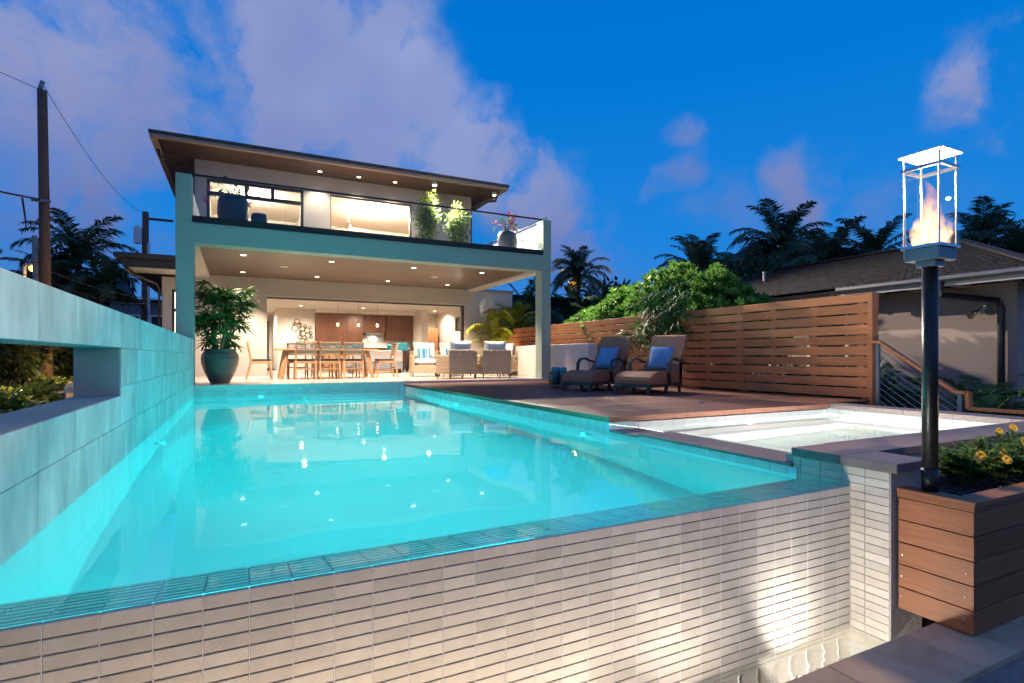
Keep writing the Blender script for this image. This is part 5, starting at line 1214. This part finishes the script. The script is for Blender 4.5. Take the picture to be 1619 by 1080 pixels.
wire('thick cable sloping from the tall pole to the low wing roof', (-3.9, 15.2, 3.75), (-1.9, 16.4, 2.75), .12, .012)
wire('lower cable sagging from the tall pole towards the wing wall', (-3.9, 15.2, 2.55), (-1.9, 16.45, 2.05), .14, .012)
wire('lowest cable sagging across the dark palm to the house', (-3.9, 15.2, 2.35), (-1.95, 16.45, 1.95), .22, .010)
wire('level cable at the left edge below the thick cable', (-3.9, 15.2, 2.62), (-9.0, 11.5, 2.8), .06, .014)
wire('level cable at the left edge just above the street lamp', (-3.9, 15.2, 2.33), (-9.0, 11.5, 2.45), .04, .012)
# street lamps
sl = thing('street_lamp', 'glowing orange street lamp beside the tall pole', 'street lamp', (-4.4, 16.6, -.2))
put(MB().tube([(-4.62, 16.9, -.2), (-4.62, 16.9, 2.7), (-4.55, 16.8, 2.78), (-4.40, 16.6, 2.75)], .035, 8), 'post', 'grey_metal', sl); put(MB().lathe([(.001, 2.58), (.07, 2.62), (.085, 2.68), (.05, 2.72), (.001, 2.74)], 14, -4.38, 16.58, False), 'lamp_globe', 'lamp_sodium', sl, smooth=True)
light('POINT', 'street_lamp_glow', (-4.38, 16.5, 2.50), 60, (1, .55, .16), sl, None, .08)
sl = thing('street_lamp', 'distant glowing orange street lamp right of the patio column', 'street lamp', (16.3, 25.2, GROUND))
put(MB().tube([(16.85, 25.9, 4.6), (16.5, 25.4, 4.75), (16.3, 25.2, 4.7)], .05, 8).tube([(16.86, 25.86, GROUND), (16.86, 25.86, 4.6)], .06, 8), 'post', 'grey_metal', sl); put(MB().lathe([(.001, 4.52), (.22, 4.58), (.26, 4.66), (.12, 4.72), (.001, 4.74)], 14, 16.25, 25.15, False), 'lamp_globe', 'lamp_sodium', sl, smooth=True)
light('POINT', 'street_lamp_glow', (16.2, 24.9, 4.3), 240, (1, .55, .16), sl, None, .1)
# ------------------------------------------------------------------ left garden
for (x, y, H, L, lab, s_) in ((-5.4, 24.5, 4.3, 2.0, 'windblown dark palm beyond the pool wall left of the low wing', 41), (-4.4, 22.6, 3.0, 1.7, 'dense dark palm right above the pool wall', 42), (-8.6, 22.5, 3.4, 1.9, 'green palm behind the street lamp', 43), (-9.6, 19.2, 3.9, 2.0, 'lamp lit palm at the left edge of the picture', 44), (-7.0, 27.5, 3.6, 1.8, 'dim palm between the two utility poles', 45)):
    palm('garden_palm', lab, x, y, -.2, H, .13, 24, L, 'leaf_palm', 'palms beyond the pool wall', s_, (.2, .1), .5)
rr = random.Random(4)
for i in range(7):
    y = 12.4 + i * 1.35; x = -4.35 + .05 * i
    t = thing('hedge_plant', ('leafy hedge plant at the near end seen through the wall slot', 'second leafy hedge plant in the wall slot', 'third leafy hedge plant, left of the pole trunk in the wall slot', 'fourth leafy hedge plant, behind the pole trunk in the wall slot', 'fifth leafy hedge plant in the wall slot', 'sixth leafy hedge plant in the wall slot', 'farthest leafy hedge plant in the wall slot')[i], 'hedge', (x, y, -.16), group='hedge beyond the pool wall')
    s2 = MB()
    for k in range(7): a, b = x + rr.uniform(-.4, .4), y + rr.uniform(-.5, .5); s2.tube([(a, b, -.16), (a + rr.uniform(-.1, .1), b + rr.uniform(-.1, .1), .8)], [.025, .015], 5)
    put(s2, 'stem', 'trunk', t); mb = MB(); leafy(mb, x, y, .72, .62, .9, .85, 3400, .12, .06, 200 + i, -1., .3); put(mb, 'foliage', 'leaf_dark', t)
t = thing('dry_grass_clump', 'tan dry grass clump at the foot of the hedge', 'grass clump', (-3.2, 10.6, -.16)); mb = MB()
for k in range(420): a, r = rr.uniform(0, 6.28), rr.uniform(0, .5); mb.blade((-3.3 + r * math.cos(a), 10.7 + 1.6 * r * math.sin(a), -.16), (rr.uniform(-.6, .6), rr.uniform(-.6, .6), 1), (1, 0, 0), rr.uniform(.35, .7), .014, .5, 3, .1)
put(mb, 'blades', 'dry_grass', t)
for i, (x, y, lab) in enumerate(((-2.55, 8.5, 'lit yellow green ground plant nearest in the wall slot'), (-2.75, 10.3, 'dim ground plant between the garden lights'), (-3.45, 13.9, 'lit yellow green ground plant beside the pole foot'), (-3.2, 15.6, 'bright ground plant on the curved kerb'))):
    t = thing('ground_plant', lab, 'plant', (x, y, -.16), group='ground plants beyond the pool wall'); mb = MB(); leafy(mb, x, y, -.04, .32, .42, .22, 420, .10, .05, 300 + i, -.1, .3); put(mb, 'leaves', 'leaf_ground', t)
for i, (x, y, lab, p) in enumerate(((-2.55, 9.1, 'glowing garden path light nearest in the wall slot', 22), (-3.42, 14.5, 'glowing garden path light beside the pole foot', 40))):
    t = thing('path_light', lab, 'garden light', (x, y, -.16), group='garden path lights'); put(MB().tube([(x, y, -.16), (x, y, .10)], .012, 6), 'stake', 'black_metal', t); put(MB().lathe([(.03, .10), (.035, .15), (.001, .16)], 10, x, y), 'lamp', 'lamp_warm', t); light('POINT', 'path_light_glow', (x, y - .06, .26), p, (1, .74, .36), t, None, .03)
kb = MB(); pts = [(-2.1, 9.6), (-2.45, 11.0), (-2.75, 12.4), (-2.98, 13.8), (-3.02, 15.2), (-2.9, 16.6)]
for a, b in zip(pts, pts[1:]): kb.bar((*a, -.06), (*b, -.06), .14, .26)
tag(put(kb, 'garden_kerb', 'ledge_stone'), 'low pale curved kerb edging the planting beyond the wall slot', 'kerb')
# ------------------------------------------------------------------ balcony plants and pots
BF = 3.055
def pot(x, y, r, H, label):
    t = thing('balcony_pot', label, 'pot', (x, y, BF), group='dark pots on the balcony'); pr = [(r * .62, BF), (r * .85, BF + H * .25), (r, BF + H * .6), (r * .96, BF + H * .88), (r * .86, BF + H), (r * .76, BF + H), (r * .75, BF + H - .04), (.001, BF + H - .04)]
    put(MB().lathe(pr, 26, x, y), 'urn', 'slate_pot', t, smooth=True)
def bougain(x, y, z, r, label, s_, nfl):
    rr = random.Random(s_); t = thing('bougainvillea', label, 'plant', (x, y, z), group='pink flowered plants on the balcony'); st2, lf, fl2 = MB(), MB(), MB()
    for i in range(26):
        a = rr.uniform(0, 6.28); e_ = Vector((x + r * rr.uniform(.3, 1.3) * math.cos(a), y + r * .8 * math.sin(a), z + rr.uniform(-.15, .42))); b = Vector((x, y, z)); m2 = b.lerp(e_, .5) + Vector((0, 0, .14)); st2.tube([b, m2, e_], .005, 4)
        for k in range(7):
            f = .35 + .65 * k / 6; q = m2.lerp(e_, f); lf.blade(q, (rr.uniform(-1, 1), rr.uniform(-1, 1), rr.uniform(-.2, .8)), (0, 0, 1), .075, .04, .3, 2, .1)
        if i < nfl:
            for k in range(14): d = Vector((rr.uniform(-1, 1), rr.uniform(-1, 1), rr.uniform(-1, 1))); fl2.blade(e_ + d * .04, d, (0, 0, 1), .05, .05, 0, 2, .3)
    put(st2, 'stem', 'trunk', t); put(lf, 'leaves', 'leaf_lady', t); put(fl2, 'flowers', 'flower_pink', t)
pot(-.13, 12.7, .30, .80, 'large dark pot with pink flowered branches before the upstairs window'); bougain(-.13, 12.7, BF + .80, .42, 'sparse pink flowered plant in the large dark balcony pot', 1, 8)
pot(.35, 12.4, .16, .46, 'small dark tapered pot next to the large pot on the balcony')
pot(6.05, 12.4, .25, .66, 'dark pot at the right hand corner of the balcony'); bougain(6.05, 12.4, BF + .66, .30, 'pink flowered plant in the corner pot of the balcony', 2, 9)
for (x, H, lab, s_) in ((4.75, 2.2, 'taller sunlit green small tree on the balcony under the floodlight', 5), (5.65, 1.95, 'shorter bright green small tree on the balcony beside the wall end', 6)):
    rr = random.Random(s_); y = 14.9; t = thing('balcony_tree', lab.replace('sunlit', 'lamplit'), 'tree', (x, y, BF), group='small trees on the balcony'); put(MB().tube([(x, y, BF), (x + .05, y, BF + .8), (x - .03, y, BF + H * .9)], [.03, .022, .01], 7), 'trunk', 'trunk', t); mb = MB()
    leafy(mb, x, y, BF + H * .66, .36, .34, H * .36, 1500, .10, .042, 400 + s_, -1., .15); leafy(mb, x - .1, y, BF + H * .25, .3, .3, H * .25, 700, .10, .042, 420 + s_, -1., .15); put(mb, 'crown', 'leaf_light', t)
